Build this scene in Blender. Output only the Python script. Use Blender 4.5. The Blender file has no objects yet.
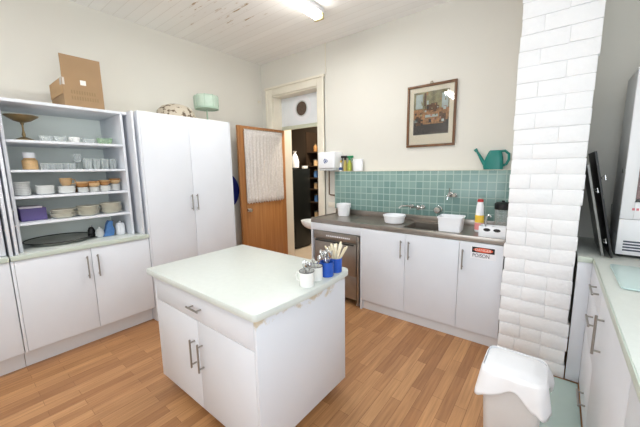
import bpy, bmesh, math, random
from mathutils import Vector, Matrix
random.seed(7)
SC = bpy.context.scene
COL = SC.collection
PI = math.pi

# ------------------------------------------------------------------ materials
def lin(c):
    def f(v):
        v /= 255.0
        return v / 12.92 if v <= 0.04045 else ((v + 0.055) / 1.055) ** 2.4
    return (f(c[0]), f(c[1]), f(c[2]), 1.0)

def base_mat(name):
    m = bpy.data.materials.new(name)
    m.use_nodes = True
    nt = m.node_tree
    return m, nt, nt.nodes['Principled BSDF']

def mat(name, col, rough=0.5, metal=0.0, var=0.03, scale=6.0, bump=0.0, bscale=80.0, **kw):
    """plain surface with a faint procedural unevenness of its colour"""
    m, nt, b = base_mat(name)
    N, L = nt.nodes, nt.links
    b.inputs['Roughness'].default_value = rough
    b.inputs['Metallic'].default_value = metal
    for k, v in kw.items():
        b.inputs[k.replace('_', ' ')].default_value = v
    tc = N.new('ShaderNodeTexCoord')
    no = N.new('ShaderNodeTexNoise'); no.inputs['Scale'].default_value = scale; no.inputs['Detail'].default_value = 4
    L.new(tc.outputs['Object'], no.inputs['Vector'])
    r = N.new('ShaderNodeValToRGB')
    c = lin(col)
    r.color_ramp.elements[0].position = 0.3; r.color_ramp.elements[1].position = 0.7
    r.color_ramp.elements[0].color = (c[0]*(1-var), c[1]*(1-var), c[2]*(1-var), 1)
    r.color_ramp.elements[1].color = (min(1, c[0]*(1+var)), min(1, c[1]*(1+var)), min(1, c[2]*(1+var)), 1)
    L.new(no.outputs['Fac'], r.inputs['Fac']); L.new(r.outputs['Color'], b.inputs['Base Color'])
    if bump:
        n2 = N.new('ShaderNodeTexNoise'); n2.inputs['Scale'].default_value = bscale
        L.new(tc.outputs['Object'], n2.inputs['Vector'])
        bp = N.new('ShaderNodeBump'); bp.inputs['Strength'].default_value = bump; bp.inputs['Distance'].default_value = 0.01
        L.new(n2.outputs['Fac'], bp.inputs['Height']); L.new(bp.outputs['Normal'], b.inputs['Normal'])
    return m

def glass(name, col=(235, 245, 240), rough=0.03, ior=1.3):
    m, nt, b = base_mat(name)
    b.inputs['Base Color'].default_value = lin(col)
    b.inputs['Roughness'].default_value = rough
    b.inputs['Transmission Weight'].default_value = 1.0
    b.inputs['IOR'].default_value = ior
    return m

def clearglass(name, col, cover):
    # thin clear glassware: mostly see-through, the rest a glossy pale surface
    m, nt, b = base_mat(name)
    b.inputs['Base Color'].default_value = lin(col); b.inputs['Roughness'].default_value = 0.08
    tr = nt.nodes.new('ShaderNodeBsdfTransparent'); mx = nt.nodes.new('ShaderNodeMixShader')
    lw = nt.nodes.new('ShaderNodeLayerWeight'); lw.inputs['Blend'].default_value = cover
    ma = nt.nodes.new('ShaderNodeMath'); ma.operation = 'MULTIPLY_ADD'; ma.inputs[1].default_value = 0.7; ma.inputs[2].default_value = cover*0.35
    nt.links.new(lw.outputs['Facing'], ma.inputs[0]); nt.links.new(ma.outputs[0], mx.inputs[0])
    nt.links.new(tr.outputs[0], mx.inputs[1]); nt.links.new(b.outputs[0], mx.inputs[2])
    nt.links.new(mx.outputs[0], nt.nodes['Material Output'].inputs['Surface'])
    return m

def swizzle(nt, sx='X', sy='Y', src='Object'):
    N, L = nt.nodes, nt.links
    tc = N.new('ShaderNodeTexCoord'); s = N.new('ShaderNodeSeparateXYZ'); c = N.new('ShaderNodeCombineXYZ')
    L.new(tc.outputs[src], s.inputs[0]); L.new(s.outputs[sx], c.inputs['X']); L.new(s.outputs[sy], c.inputs['Y'])
    return c.outputs[0]

def floor_mat():
    m, nt, b = base_mat('oak_strip_laminate')
    N, L = nt.nodes, nt.links
    v = swizzle(nt, 'Y', 'X')
    def brick(c1, c2, off, w):
        br = N.new('ShaderNodeTexBrick')
        br.inputs['Color1'].default_value = lin(c1); br.inputs['Color2'].default_value = lin(c2)
        br.inputs['Mortar'].default_value = lin((134, 90, 54)); br.inputs['Mortar Size'].default_value = 0.0012
        br.inputs['Mortar Smooth'].default_value = 0.3
        br.inputs['Scale'].default_value = 1.0; br.inputs['Brick Width'].default_value = w
        br.inputs['Row Height'].default_value = 0.068; br.offset = off; br.offset_frequency = 2
        L.new(v, br.inputs['Vector'])
        return br
    b1 = brick((200, 151, 104), (166, 117, 76), 0.37, 0.46)
    # stretched grain
    mp = N.new('ShaderNodeMapping'); mp.inputs['Scale'].default_value = (2.2, 38, 1)
    L.new(v, mp.inputs['Vector'])
    no = N.new('ShaderNodeTexNoise'); no.inputs['Scale'].default_value = 1.6; no.inputs['Detail'].default_value = 6
    L.new(mp.outputs[0], no.inputs['Vector'])
    rp = N.new('ShaderNodeValToRGB')
    rp.color_ramp.elements[0].position = 0.3; rp.color_ramp.elements[0].color = (0.74, 0.70, 0.66, 1)
    rp.color_ramp.elements[1].position = 0.72; rp.color_ramp.elements[1].color = (1.08, 1.07, 1.05, 1)
    L.new(no.outputs['Fac'], rp.inputs['Fac'])
    mx = N.new('ShaderNodeMix'); mx.data_type = 'RGBA'; mx.blend_type = 'MULTIPLY'; mx.inputs[0].default_value = 1
    L.new(b1.outputs['Color'], mx.inputs[6]); L.new(rp.outputs['Color'], mx.inputs[7])
    L.new(mx.outputs[2], b.inputs['Base Color'])
    b.inputs['Roughness'].default_value = 0.42
    return m

def tile_mat():
    m, nt, b = base_mat('sea_green_wall_tiles')
    N, L = nt.nodes, nt.links
    v = swizzle(nt, 'X', 'Z')
    br = N.new('ShaderNodeTexBrick'); br.offset = 0; br.squash = 1
    br.inputs['Scale'].default_value = 1; br.inputs['Brick Width'].default_value = 0.0735; br.inputs['Row Height'].default_value = 0.0735
    br.inputs['Mortar Size'].default_value = 0.0045; br.inputs['Mortar Smooth'].default_value = 0.15; br.inputs['Bias'].default_value = 0.0
    br.inputs['Color1'].default_value = lin((116, 148, 142)); br.inputs['Color2'].default_value = lin((136, 164, 157))
    br.inputs['Mortar'].default_value = lin((164, 186, 179))
    L.new(v, br.inputs['Vector']); L.new(br.outputs['Color'], b.inputs['Base Color'])
    b.inputs['Roughness'].default_value = 0.25
    bp = N.new('ShaderNodeBump'); bp.inputs['Strength'].default_value = 0.4; bp.inputs['Distance'].default_value = 0.003; bp.invert = True
    L.new(br.outputs['Fac'], bp.inputs['Height']); L.new(bp.outputs['Normal'], b.inputs['Normal'])
    return m

def ceiling_mat():
    m, nt, b = base_mat('painted_boards_with_peeling')
    N, L = nt.nodes, nt.links
    v = swizzle(nt, 'X', 'Y')
    br = N.new('ShaderNodeTexBrick'); br.offset = 0.4
    br.inputs['Scale'].default_value = 1; br.inputs['Brick Width'].default_value = 9; br.inputs['Row Height'].default_value = 0.1
    br.inputs['Mortar Size'].default_value = 0.004; br.inputs['Mortar Smooth'].default_value = 0.6
    br.inputs['Color1'].default_value = lin((250, 249, 247)); br.inputs['Color2'].default_value = lin((245, 244, 242)); br.inputs['Mortar'].default_value = lin((234, 232, 228))
    L.new(v, br.inputs['Vector'])
    mp = N.new('ShaderNodeMapping'); mp.inputs['Scale'].default_value = (2.6, 15, 1); L.new(v, mp.inputs['Vector'])
    no = N.new('ShaderNodeTexNoise'); no.inputs['Scale'].default_value = 1.5; no.inputs['Detail'].default_value = 5; no.inputs['Roughness'].default_value = 0.62
    L.new(mp.outputs[0], no.inputs['Vector'])
    # peeling only round one damp patch of the ceiling
    tc = N.new('ShaderNodeTexCoord'); m2 = N.new('ShaderNodeMapping'); m2.inputs['Location'].default_value = (-0.85, 1.25, -2.985)
    L.new(tc.outputs['Object'], m2.inputs['Vector'])
    gl = N.new('ShaderNodeVectorMath'); gl.operation = 'LENGTH'; L.new(m2.outputs[0], gl.inputs[0])
    mr = N.new('ShaderNodeMapRange'); mr.inputs['From Min'].default_value = 0.2; mr.inputs['From Max'].default_value = 1.15
    mr.inputs['To Min'].default_value = 0.10; mr.inputs['To Max'].default_value = -0.14
    L.new(gl.outputs['Value'], mr.inputs['Value'])
    ad = N.new('ShaderNodeMath'); ad.operation = 'ADD'; L.new(no.outputs['Fac'], ad.inputs[0]); L.new(mr.outputs[0], ad.inputs[1])
    rp = N.new('ShaderNodeValToRGB'); rp.color_ramp.elements[0].position = 0.665; rp.color_ramp.elements[1].position = 0.74
    L.new(ad.outputs[0], rp.inputs['Fac'])
    mx = N.new('ShaderNodeMix'); mx.data_type = 'RGBA'
    L.new(rp.outputs['Color'], mx.inputs[0]); L.new(br.outputs['Color'], mx.inputs[6]); mx.inputs[7].default_value = lin((176, 148, 112))
    L.new(mx.outputs[2], b.inputs['Base Color'])
    b.inputs['Roughness'].default_value = 0.7
    return m

def stained_panel_mat():
    """island end panel: white laminate with the edge peeling under the worktop"""
    m, nt, b = base_mat('white_laminate_peeling_edge')
    N, L = nt.nodes, nt.links
    tc = N.new('ShaderNodeTexCoord'); s = N.new('ShaderNodeSeparateXYZ'); L.new(tc.outputs['Object'], s.inputs[0])
    mp = N.new('ShaderNodeMapping'); mp.inputs['Scale'].default_value = (3, 7, 9); L.new(tc.outputs['Object'], mp.inputs['Vector'])
    no = N.new('ShaderNodeTexNoise'); no.inputs['Scale'].default_value = 1.6; no.inputs['Detail'].default_value = 7; no.inputs['Roughness'].default_value = 0.65
    L.new(mp.outputs[0], no.inputs['Vector'])
    mr = N.new('ShaderNodeMapRange'); mr.inputs['From Min'].default_value = 0.66; mr.inputs['From Max'].default_value = 0.785
    mr.inputs['To Min'].default_value = -0.2; mr.inputs['To Max'].default_value = 0.125
    L.new(s.outputs['Z'], mr.inputs['Value'])
    ad = N.new('ShaderNodeMath'); ad.operation = 'ADD'; L.new(no.outputs['Fac'], ad.inputs[0]); L.new(mr.outputs[0], ad.inputs[1])
    rp = N.new('ShaderNodeValToRGB'); rp.color_ramp.elements[0].position = 0.55; rp.color_ramp.elements[1].position = 0.66
    rp.color_ramp.elements[0].color = lin((224, 227, 233)); rp.color_ramp.elements[1].color = lin((206, 192, 168))
    L.new(ad.outputs[0], rp.inputs['Fac']); L.new(rp.outputs['Color'], b.inputs['Base Color'])
    b.inputs['Roughness'].default_value = 0.38
    return m

def wood_mat(name, c1, c2, rough=0.4, sc=(30, 30, 1.5)):
    m, nt, b = base_mat(name)
    N, L = nt.nodes, nt.links
    tc = N.new('ShaderNodeTexCoord'); mp = N.new('ShaderNodeMapping'); mp.inputs['Scale'].default_value = sc
    L.new(tc.outputs['Object'], mp.inputs['Vector'])
    no = N.new('ShaderNodeTexNoise'); no.inputs['Scale'].default_value = 1; no.inputs['Detail'].default_value = 5
    L.new(mp.outputs[0], no.inputs['Vector'])
    r = N.new('ShaderNodeValToRGB'); r.color_ramp.elements[0].position = 0.3; r.color_ramp.elements[1].position = 0.7
    r.color_ramp.elements[0].color = lin(c1); r.color_ramp.elements[1].color = lin(c2)
    L.new(no.outputs['Fac'], r.inputs['Fac']); L.new(r.outputs['Color'], b.inputs['Base Color'])
    b.inputs['Roughness'].default_value = rough
    return m

def lace_mat():
    m, nt, b = base_mat('white_lace')
    N, L = nt.nodes, nt.links
    v = swizzle(nt, 'Y', 'Z')
    vo = N.new('ShaderNodeTexVoronoi'); vo.inputs['Scale'].default_value = 42; L.new(v, vo.inputs['Vector'])
    r = N.new('ShaderNodeValToRGB'); r.color_ramp.elements[0].position = 0.1; r.color_ramp.elements[1].position = 0.65
    r.color_ramp.elements[0].color = lin((228, 223, 219)); r.color_ramp.elements[1].color = lin((214, 208, 203))
    L.new(vo.outputs['Distance'], r.inputs['Fac']); L.new(r.outputs['Color'], b.inputs['Base Color'])
    b.inputs['Roughness'].default_value = 0.9
    return m

def spotted_mat(name, c1, c2, scale, p0, p1):
    m, nt, b = base_mat(name)
    N, L = nt.nodes, nt.links
    tc = N.new('ShaderNodeTexCoord')
    vo = N.new('ShaderNodeTexNoise'); vo.inputs['Scale'].default_value = scale; vo.inputs['Detail'].default_value = 1
    L.new(tc.outputs['Object'], vo.inputs['Vector'])
    r = N.new('ShaderNodeValToRGB'); r.color_ramp.elements[0].position = p0; r.color_ramp.elements[1].position = p1
    r.color_ramp.elements[0].color = lin(c1); r.color_ramp.elements[1].color = lin(c2)
    L.new(vo.outputs['Fac'], r.inputs['Fac']); L.new(r.outputs['Color'], b.inputs['Base Color'])
    b.inputs['Roughness'].default_value = 0.8
    return m

def emit_mat(name, col, strength):
    m, nt, b = base_mat(name)
    b.inputs['Base Color'].default_value = lin(col)
    b.inputs['Emission Color'].default_value = lin(col)
    b.inputs['Emission Strength'].default_value = strength
    return m

M = dict(
    wall=mat('cream_wall_paint', (222, 219, 210), 0.7, var=0.015, scale=1.2, bump=0.05, bscale=60),
    ceiling=ceiling_mat(), floor=floor_mat(), tiles=tile_mat(),
    trim=mat('cream_gloss_trim', (232, 226, 210), 0.4),
    brick=mat('white_painted_brick', (246, 246, 247), 0.55, var=0.012, scale=9, bump=0.35, bscale=45),
    lam=mat('white_laminate', (222, 225, 231), 0.36, var=0.01),
    lam_in=mat('white_melamine_inside', (244, 249, 241), 0.5, var=0.01),
    island_end=stained_panel_mat(),
    kick=mat('white_kickboard', (220, 220, 222), 0.45, var=0.02),
    mint=mat('pale_green_worktop', (211, 216, 210), 0.32, var=0.02, scale=30),
    mint_edge=mat('green_grey_worktop_edge', (196, 206, 194), 0.35, var=0.02, scale=30),
    steel=mat('brushed_stainless_steel', (164, 156, 148), 0.32, 0.85, var=0.06, scale=14),
    chrome=mat('chrome', (215, 215, 215), 0.12, 1.0, var=0.01),
    handle=mat('satin_nickel_handle', (158, 154, 148), 0.35, 0.8, var=0.02),
    dark=mat('near_black_plastic', (26, 26, 27), 0.4, var=0.1),
    darkmetal=mat('dark_baked_metal', (40, 40, 40), 0.4, 0.5, var=0.15, scale=20),
    greymetal=mat('grey_baked_metal', (120, 120, 116), 0.42, 0.6, var=0.12, scale=20),
    platter=mat('tarnished_pewter', (170, 170, 162), 0.3, 0.4, var=0.2, scale=10),
    doorwood=wood_mat('golden_varnished_wood', (154, 102, 56), (178, 124, 74), 0.38),
    framewood=wood_mat('dark_frame_wood', (92, 60, 34), (124, 84, 50), 0.4),
    lace=lace_mat(),
    card=mat('brown_cardboard', (160, 131, 98), 0.85, var=0.05, scale=10),
    cardin=mat('brown_cardboard_inside', (186, 152, 112), 0.85, var=0.04),
    cardprint=mat('faded_green_print', (146, 122, 88), 0.85),
    tape=mat('clear_packing_tape', (214, 206, 196), 0.25),
    paper=mat('white_paper', (240, 238, 232), 0.7),
    china=mat('white_china', (236, 236, 232), 0.22, var=0.01),
    cream_china=mat('cream_china', (226, 222, 206), 0.25, var=0.02),
    brownglaze=mat('honey_brown_glaze', (166, 120, 72), 0.25, var=0.15, scale=30),
    tanglaze=mat('tan_glaze', (206, 172, 128), 0.3, var=0.1, scale=30),
    bronze=mat('tarnished_brass', (138, 118, 82), 0.35, 0.7, var=0.12, scale=20),
    clear=clearglass('clear_glass', (232, 238, 236), 0.36), greenglass=clearglass('green_glass', (186, 214, 176), 0.6), jarglass=clearglass('jar_glass', (240, 245, 242), 0.4),
    amber=mat('amber_preserve', (204, 166, 116), 0.4, var=0.15, scale=60),
    plastic=mat('white_plastic', (243, 244, 247), 0.35, var=0.008),
    bodyplastic=mat('warm_white_plastic', (226, 224, 222), 0.4, var=0.01),
    bag=mat('white_bin_liner_film', (250, 251, 253), 0.3, var=0.01, bump=0.25, bscale=22),
    purple=mat('purple_cardboard', (92, 80, 132), 0.6, var=0.06),
    bluecloth=mat('mid_blue_cloth', (86, 130, 186), 0.9, var=0.1, scale=40),
    blueenamel=mat('cobalt_blue_enamel', (40, 88, 184), 0.2, var=0.08, scale=30),
    navy=mat('navy_blue_plastic', (34, 46, 132), 0.45, var=0.05),
    teal=mat('teal_green_plastic', (16, 126, 116), 0.35, var=0.03),
    palegreen=mat('pale_green_enamel', (188, 206, 190), 0.35, var=0.06, scale=18),
    palegreenrim=mat('sage_green_rim', (164, 188, 168), 0.35, var=0.06),
    spotted=spotted_mat('beige_with_dark_spots', (96, 80, 64), (188, 178, 160), 27, 0.37, 0.44),
    stick=mat('pale_wooden_stick', (242, 230, 200), 0.6, var=0.04),
    cream_stick=mat('ivory_plastic', (238, 232, 214), 0.4),
    red=mat('sign_red', (226, 92, 62), 0.45), black=mat('sign_black', (22, 20, 22), 0.45),
    signwhite=mat('sign_white', (238, 238, 242), 0.4), signtext=mat('sign_dark_text', (52, 52, 66), 0.5), paleletter=mat('pale_lettering', (244, 222, 210), 0.5),
    redcap=mat('red_cap', (190, 50, 48), 0.4), yellow=mat('yellow_label', (240, 200, 70), 0.45), pink=mat('pink_label', (236, 150, 150), 0.45),
    greenspray=mat('green_trigger', (30, 136, 84), 0.35), olive=mat('yellow_green_liquid', (166, 176, 72), 0.3, var=0.1), bluelabel=mat('blue_label', (52, 78, 130), 0.45),
    aqua=mat('aqua_cutting_board', (198, 220, 218), 0.25, var=0.02), aquaedge=mat('aqua_board_edge', (150, 196, 184), 0.25),
    floormat=mat('pale_green_mat', (178, 196, 189), 0.5, var=0.03), kitglass=mat('teal_dark_glass', (132, 164, 158), 0.15, var=0.03),
    pipe=mat('brown_painted_pipe', (116, 94, 74), 0.5),
    emblem=mat('blue_emblem', (46, 74, 140), 0.4),
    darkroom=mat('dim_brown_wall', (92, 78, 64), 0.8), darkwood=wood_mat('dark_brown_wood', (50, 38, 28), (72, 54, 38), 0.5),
    lino=mat('beige_lino', (178, 160, 138), 0.6, var=0.05), fridge=mat('black_fridge', (24, 27, 26), 0.3, var=0.05),
    photo=mat('dark_product_photo', (150, 112, 112), 0.2, var=0.5, scale=9), blush=mat('pale_photo_shape', (214, 196, 196), 0.3),
    pinkprint=mat('pink_red_print', (212, 120, 130), 0.4), vent=mat('vent_slot_grey', (72, 76, 92), 0.5),
    greyside=mat('pale_grey_side', (206, 208, 208), 0.4),
    tube=emit_mat('lit_fluorescent_tube', (255, 252, 246), 18.0), fitting=mat('yellowed_lamp_end', (196, 180, 132), 0.5),
    art_pink=mat('art_dusty_pink', (190, 140, 120), 0.5, var=0.3, scale=30), art_wall=mat('art_green_ochre', (158, 150, 112), 0.5, var=0.5, scale=14), art_dark=mat('art_dark_floor', (62, 54, 52), 0.5, var=0.35, scale=20),
    art_mid=mat('art_warm_middle', (176, 128, 84), 0.5, var=0.55, scale=34), art_light=mat('art_pale_window', (196, 206, 200), 0.5, var=0.12, scale=20),
    art_brown=mat('art_brown', (108, 76, 52), 0.5, var=0.3, scale=22), matboard=mat('cream_mat_board', (250, 240, 218), 0.8),
    soot=mat('dark_gap', (40, 36, 34), 0.9), rubber=mat('black_rubber', (22, 22, 22), 0.6),
)
def pane_mat():
    m, nt, b = base_mat('picture_glass')
    N, L = nt.nodes, nt.links
    out = nt.nodes['Material Output']
    tr = N.new('ShaderNodeBsdfTransparent'); gl = N.new('ShaderNodeBsdfGlossy'); gl.inputs['Roughness'].default_value = 0.02
    fr = N.new('ShaderNodeFresnel'); fr.inputs['IOR'].default_value = 1.5
    mx = N.new('ShaderNodeMixShader')
    L.new(fr.outputs[0], mx.inputs[0]); L.new(tr.outputs[0], mx.inputs[1]); L.new(gl.outputs[0], mx.inputs[2])
    L.new(mx.outputs[0], out.inputs['Surface'])
    return m
M['pane'] = pane_mat()

# ------------------------------------------------------------------ mesh builder
class B:
    def __init__(s): s.bm = bmesh.new()
    def box(s, x0, x1, y0, y1, z0, z1, bev=0.0, seg=2):
        r = bmesh.ops.create_cube(s.bm, size=1.0)
        v = r['verts']
        for q in v:
            q.co = Vector(((x0+x1)/2 + q.co.x*(x1-x0), (y0+y1)/2 + q.co.y*(y1-y0), (z0+z1)/2 + q.co.z*(z1-z0)))
        if bev:
            e = list({e for q in v for e in q.link_edges})
            bmesh.ops.bevel(s.bm, geom=e, offset=bev, segments=seg, affect='EDGES', profile=0.5)
        return s
    def lathe(s, prof, c=(0, 0, 0), n=24, sx=1.0, sy=1.0, cap0=True, cap1=True):
        rings = []
        for (r, z) in prof:
            rings.append([s.bm.verts.new((c[0]+sx*r*math.cos(2*PI*i/n), c[1]+sy*r*math.sin(2*PI*i/n), c[2]+z)) for i in range(n)])
        for a, b in zip(rings, rings[1:]):
            for i in range(n):
                s.bm.faces.new((a[i], a[(i+1) % n], b[(i+1) % n], b[i]))
        if cap0: s.bm.faces.new(list(reversed(rings[0])))
        if cap1: s.bm.faces.new(rings[-1])
        return s
    def cyl(s, p, q, r0, r1=None, n=12):
        return s.tube([p, q], r0, r0 if r1 is None else r1, n)
    def tube(s, pts, r0, r1=None, n=10, radii=None):
        pts = [Vector(p) for p in pts]
        if radii is None:
            r1 = r0 if r1 is None else r1
            radii = [r0+(r1-r0)*i/max(1, len(pts)-1) for i in range(len(pts))]
        up = Vector((0, 0, 1)); prev = None; rings = []
        for i, p in enumerate(pts):
            d = (pts[min(i+1, len(pts)-1)]-pts[max(i-1, 0)]).normalized()
            if prev is None:
                a = d.cross(up)
                if a.length < 1e-3: a = d.cross(Vector((1, 0, 0)))
            else:
                a = prev - d*prev.dot(d)
            a.normalize(); prev = a; b = d.cross(a)
            rings.append([s.bm.verts.new(p+(a*math.cos(2*PI*k/n)+b*math.sin(2*PI*k/n))*radii[i]) for k in range(n)])
        for u, v in zip(rings, rings[1:]):
            for i in range(n):
                s.bm.faces.new((u[i], u[(i+1) % n], v[(i+1) % n], v[i]))
        s.bm.faces.new(list(reversed(rings[0]))); s.bm.faces.new(rings[-1])
        return s
    def prism(s, poly, z0, z1, bev=0.0, axis='z'):
        def P(a, b, h):
            return {'z': (a, b, h), 'y': (a, h, b), 'x': (h, a, b)}[axis]
        lo = [s.bm.verts.new(P(a, b, z0)) for a, b in poly]; hi = [s.bm.verts.new(P(a, b, z1)) for a, b in poly]
        n = len(poly); fs = []
        for i in range(n):
            fs.append(s.bm.faces.new((lo[i], lo[(i+1) % n], hi[(i+1) % n], hi[i])))
        f0 = s.bm.faces.new(list(reversed(lo))); f1 = s.bm.faces.new(hi)
        bmesh.ops.recalc_face_normals(s.bm, faces=fs+[f0, f1])
        if bev:
            bmesh.ops.bevel(s.bm, geom=list(f1.edges)+list(f0.edges), offset=bev, segments=2, affect='EDGES', profile=0.5)
        return s
    def xf(s, mtx):
        bmesh.ops.transform(s.bm, matrix=mtx, verts=s.bm.verts); return s

def rrect(x0, x1, y0, y1, r, n=6):
    out = []
    for cx, cy, a in ((x1-r, y0+r, -PI/2), (x1-r, y1-r, 0), (x0+r, y1-r, PI/2), (x0+r, y0+r, PI)):
        for i in range(n+1):
            t = a+PI/2*i/n
            out.append((cx+r*math.cos(t), cy+r*math.sin(t)))
    return out

def thicken(o, t):
    m = o.modifiers.new('thickness', 'SOLIDIFY'); m.thickness = t; m.offset = 0

def total(o):
    v = Vector((0, 0, 0))
    while o is not None:
        v += o.location; o = o.parent
    return v

def obj(name, b, m, parent=None, local=False, angle=35):
    """link one mesh. Coordinates are world ones unless local=True"""
    bm = b.bm if isinstance(b, B) else b
    bmesh.ops.recalc_face_normals(bm, faces=bm.faces)
    me = bpy.data.meshes.new(name)
    if parent is not None and not local:
        bmesh.ops.translate(bm, vec=-total(parent), verts=bm.verts)
    off = None
    if parent is None and not local:
        xs = [v.co for v in bm.verts]
        lo = Vector((min(v.x for v in xs), min(v.y for v in xs), min(v.z for v in xs))); hi = Vector((max(v.x for v in xs), max(v.y for v in xs), 0))
        off = Vector(((lo.x+hi.x)/2, (lo.y+hi.y)/2, lo.z))
        bmesh.ops.translate(bm, vec=-off, verts=bm.verts)
    for f in bm.faces: f.smooth = True
    bm.to_mesh(me); bm.free()
    me.set_sharp_from_angle(angle=math.radians(angle))
    me.materials.append(m)
    o = bpy.data.objects.new(name, me); COL.objects.link(o)
    if parent is not None: o.parent = parent
    if off is not None: o.location = off
    return o

def tag(o, label, cat, group=None):
    o['label'] = label; o['category'] = cat
    if group: o['group'] = group
    return o
def thing(name, label, cat, loc=(0, 0, 0), rz=0.0, group=None):
    o = bpy.data.objects.new(name, None); COL.objects.link(o)
    o.location = loc; o.rotation_euler = (0, 0, rz); o.empty_display_size = 0.05
    return tag(o, label, cat, group)
def struct(name, b, m, parent=None):
    bm = b.bm
    bmesh.ops.recalc_face_normals(bm, faces=bm.faces)
    me = bpy.data.meshes.new(name)
    for f in bm.faces: f.smooth = True
    bm.to_mesh(me); bm.free(); me.set_sharp_from_angle(angle=math.radians(35)); me.materials.append(m)
    o = bpy.data.objects.new(name, me); COL.objects.link(o)
    if parent is None: o['kind'] = 'structure'
    else: o.parent = parent
    return o
def copy_tree(o, parent=None):
    c = o.copy(); COL.objects.link(c)
    if parent is not None: c.parent = parent
    for ch in list(o.children): copy_tree(ch, c)
    return c
def dup(o, loc, label, rz=None, group=None):
    c = copy_tree(o); c.location = loc
    if rz is not None: c.rotation_euler = (c.rotation_euler[0], c.rotation_euler[1], rz)
    c['label'] = label
    if group: c['group'] = group
    return c
ORD = ['first', 'second', 'third', 'fourth', 'fifth', 'sixth', 'seventh', 'eighth', 'ninth', 'tenth', 'eleventh', 'twelfth']

def text_mesh(name, body, size, m, parent, loc, rot, depth=0.0006, sx=1.0):
    cu = bpy.data.curves.new(name, 'FONT'); cu.body = body; cu.size = size; cu.align_x = 'CENTER'; cu.align_y = 'CENTER'; cu.extrude = depth
    t = bpy.data.objects.new(name, cu); COL.objects.link(t)
    bpy.context.view_layer.update()
    me = bpy.data.meshes.new_from_object(t.evaluated_get(bpy.context.evaluated_depsgraph_get()))
    bpy.data.objects.remove(t); me.name = name; me.materials.clear(); me.materials.append(m)
    o = bpy.data.objects.new(name, me); COL.objects.link(o)
    o.parent = parent; o.location = Vector(loc)-total(parent); o.rotation_euler = rot; o.scale = (sx, 1, 1)
    return o

# ------------------------------------------------------------------ the room
H = 2.985; XR = 4.42; YR = -4.7
DX0, DX1, DH = 0.235, 1.07, 2.505; WT = 0.35       # doorway in the back wall
struct('floor', B().box(-0.1, XR+0.1, YR-0.1, WT, -0.1, 0), M['floor'])
struct('ceiling', B().box(-0.1, XR+0.1, YR-0.1, WT, H, H+0.1), M['ceiling'])
struct('wall_left', B().box(-0.1, 0, YR-0.1, WT, 0, H), M['wall'])
w = B()
w.box(0, DX0, 0, WT, 0, H); w.box(DX1, XR, 0, WT, 0, H); w.box(DX0, DX1, 0, WT, DH, H)
struct('wall_back', w, M['wall'])
# wall at the cook's right and wall behind the camera, each with a window, the rear one added for flash-like light
def windowed(axis, pos, thick, u0, u1, a0, a1, z0, z1):
    w = B()
    def bx(ua, ub, za, zb):
        if axis == 'x': w.box(pos, pos+thick, ua, ub, za, zb)
        else: w.box(ua, ub, pos-thick, pos, za, zb)
    bx(u0, a0, 0, H); bx(a1, u1, 0, H); bx(a0, a1, 0, z0); bx(a0, a1, z1, H)
    return w
RW = (-3.75, -1.75, 1.15, 2.45); BW = (2.8, 4.3, 0.6, 2.7)
struct('wall_right', windowed('x', XR, 0.1, YR-0.1, WT, *RW), M['wall'])
struct('wall_front', windowed('y', YR, 0.1, 0, XR, *BW), M['wall'])
def win(name, axis, pos, a0, a1, z0, z1):
    f = B(); t = 0.05
    def bx(ua, ub, za, zb):
        if axis == 'x': f.box(pos, pos+0.06, ua, ub, za, zb)
        else: f.box(ua, ub, pos-0.06, pos, za, zb)
    bx(a0, a1, z0, z0+t); bx(a0, a1, z1-t, z1); bx(a0, a0+t, z0+t, z1-t); bx(a1-t, a1, z0+t, z1-t); m = (a0+a1)/2; bx(m-t/2, m+t/2, z0+t, z1-t)
    struct(name, f, M['trim'])
win('window_1', 'x', XR+0.01, *RW); win('added_rear_window', 'y', YR-0.01, *BW)  # rear window is added, placed to carry the flash-like light

# brick pillar, courses of real bricks with ragged joints
PX0, PX1, PY = 3.322, 3.718, -0.69
pb = B(); ch = 0.0995
pb.box(PX0+0.006, PX1-0.006, PY+0.006, -0.002, 0, H)
k = 0; z = 0.0
rnd = random.Random(3)
while z < H-0.02:
    js = [0.29, 1.0] if k % 2 else [0.64, 1.0]
    if k % 4 == 1 and z < 1.6: js = [0.29, 0.66, 1.0]
    if k % 4 == 2 and z < 1.2: js = [0.32, 0.64, 1.0]
    a = 0.0; W = PX1-PX0
    zt = min(z+ch, H)
    for j in js:
        jj = j if j == 1.0 else j+rnd.uniform(-0.03, 0.03)
        x0 = PX0+a*W; x1 = PX0+jj*W
        r = bmesh.ops.create_cube(pb.bm, size=1.0)['verts']
        d = rnd.uniform(0, 0.005); l = rnd.uniform(-0.006, 0.006) if a == 0 else 0; rr = rnd.uniform(-0.005, 0.007) if jj == 1.0 else 0
        for q in r:
            q.co = Vector(((x0+l+x1+rr)/2+q.co.x*(x1+rr-x0-l), (PY-d+PY+0.06)/2+q.co.y*(0.06+d), (z+zt)/2+q.co.z*(zt-z-0.0035)+rnd.uniform(-0.003, 0.003)))
        bmesh.ops.bevel(pb.bm, geom=list({e for q in r for e in q.link_edges}), offset=0.0045, segments=2, affect='EDGES', profile=0.5)
        a = jj
    z += ch; k += 1
struct('brick_pillar', pb, M['brick'])

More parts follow.
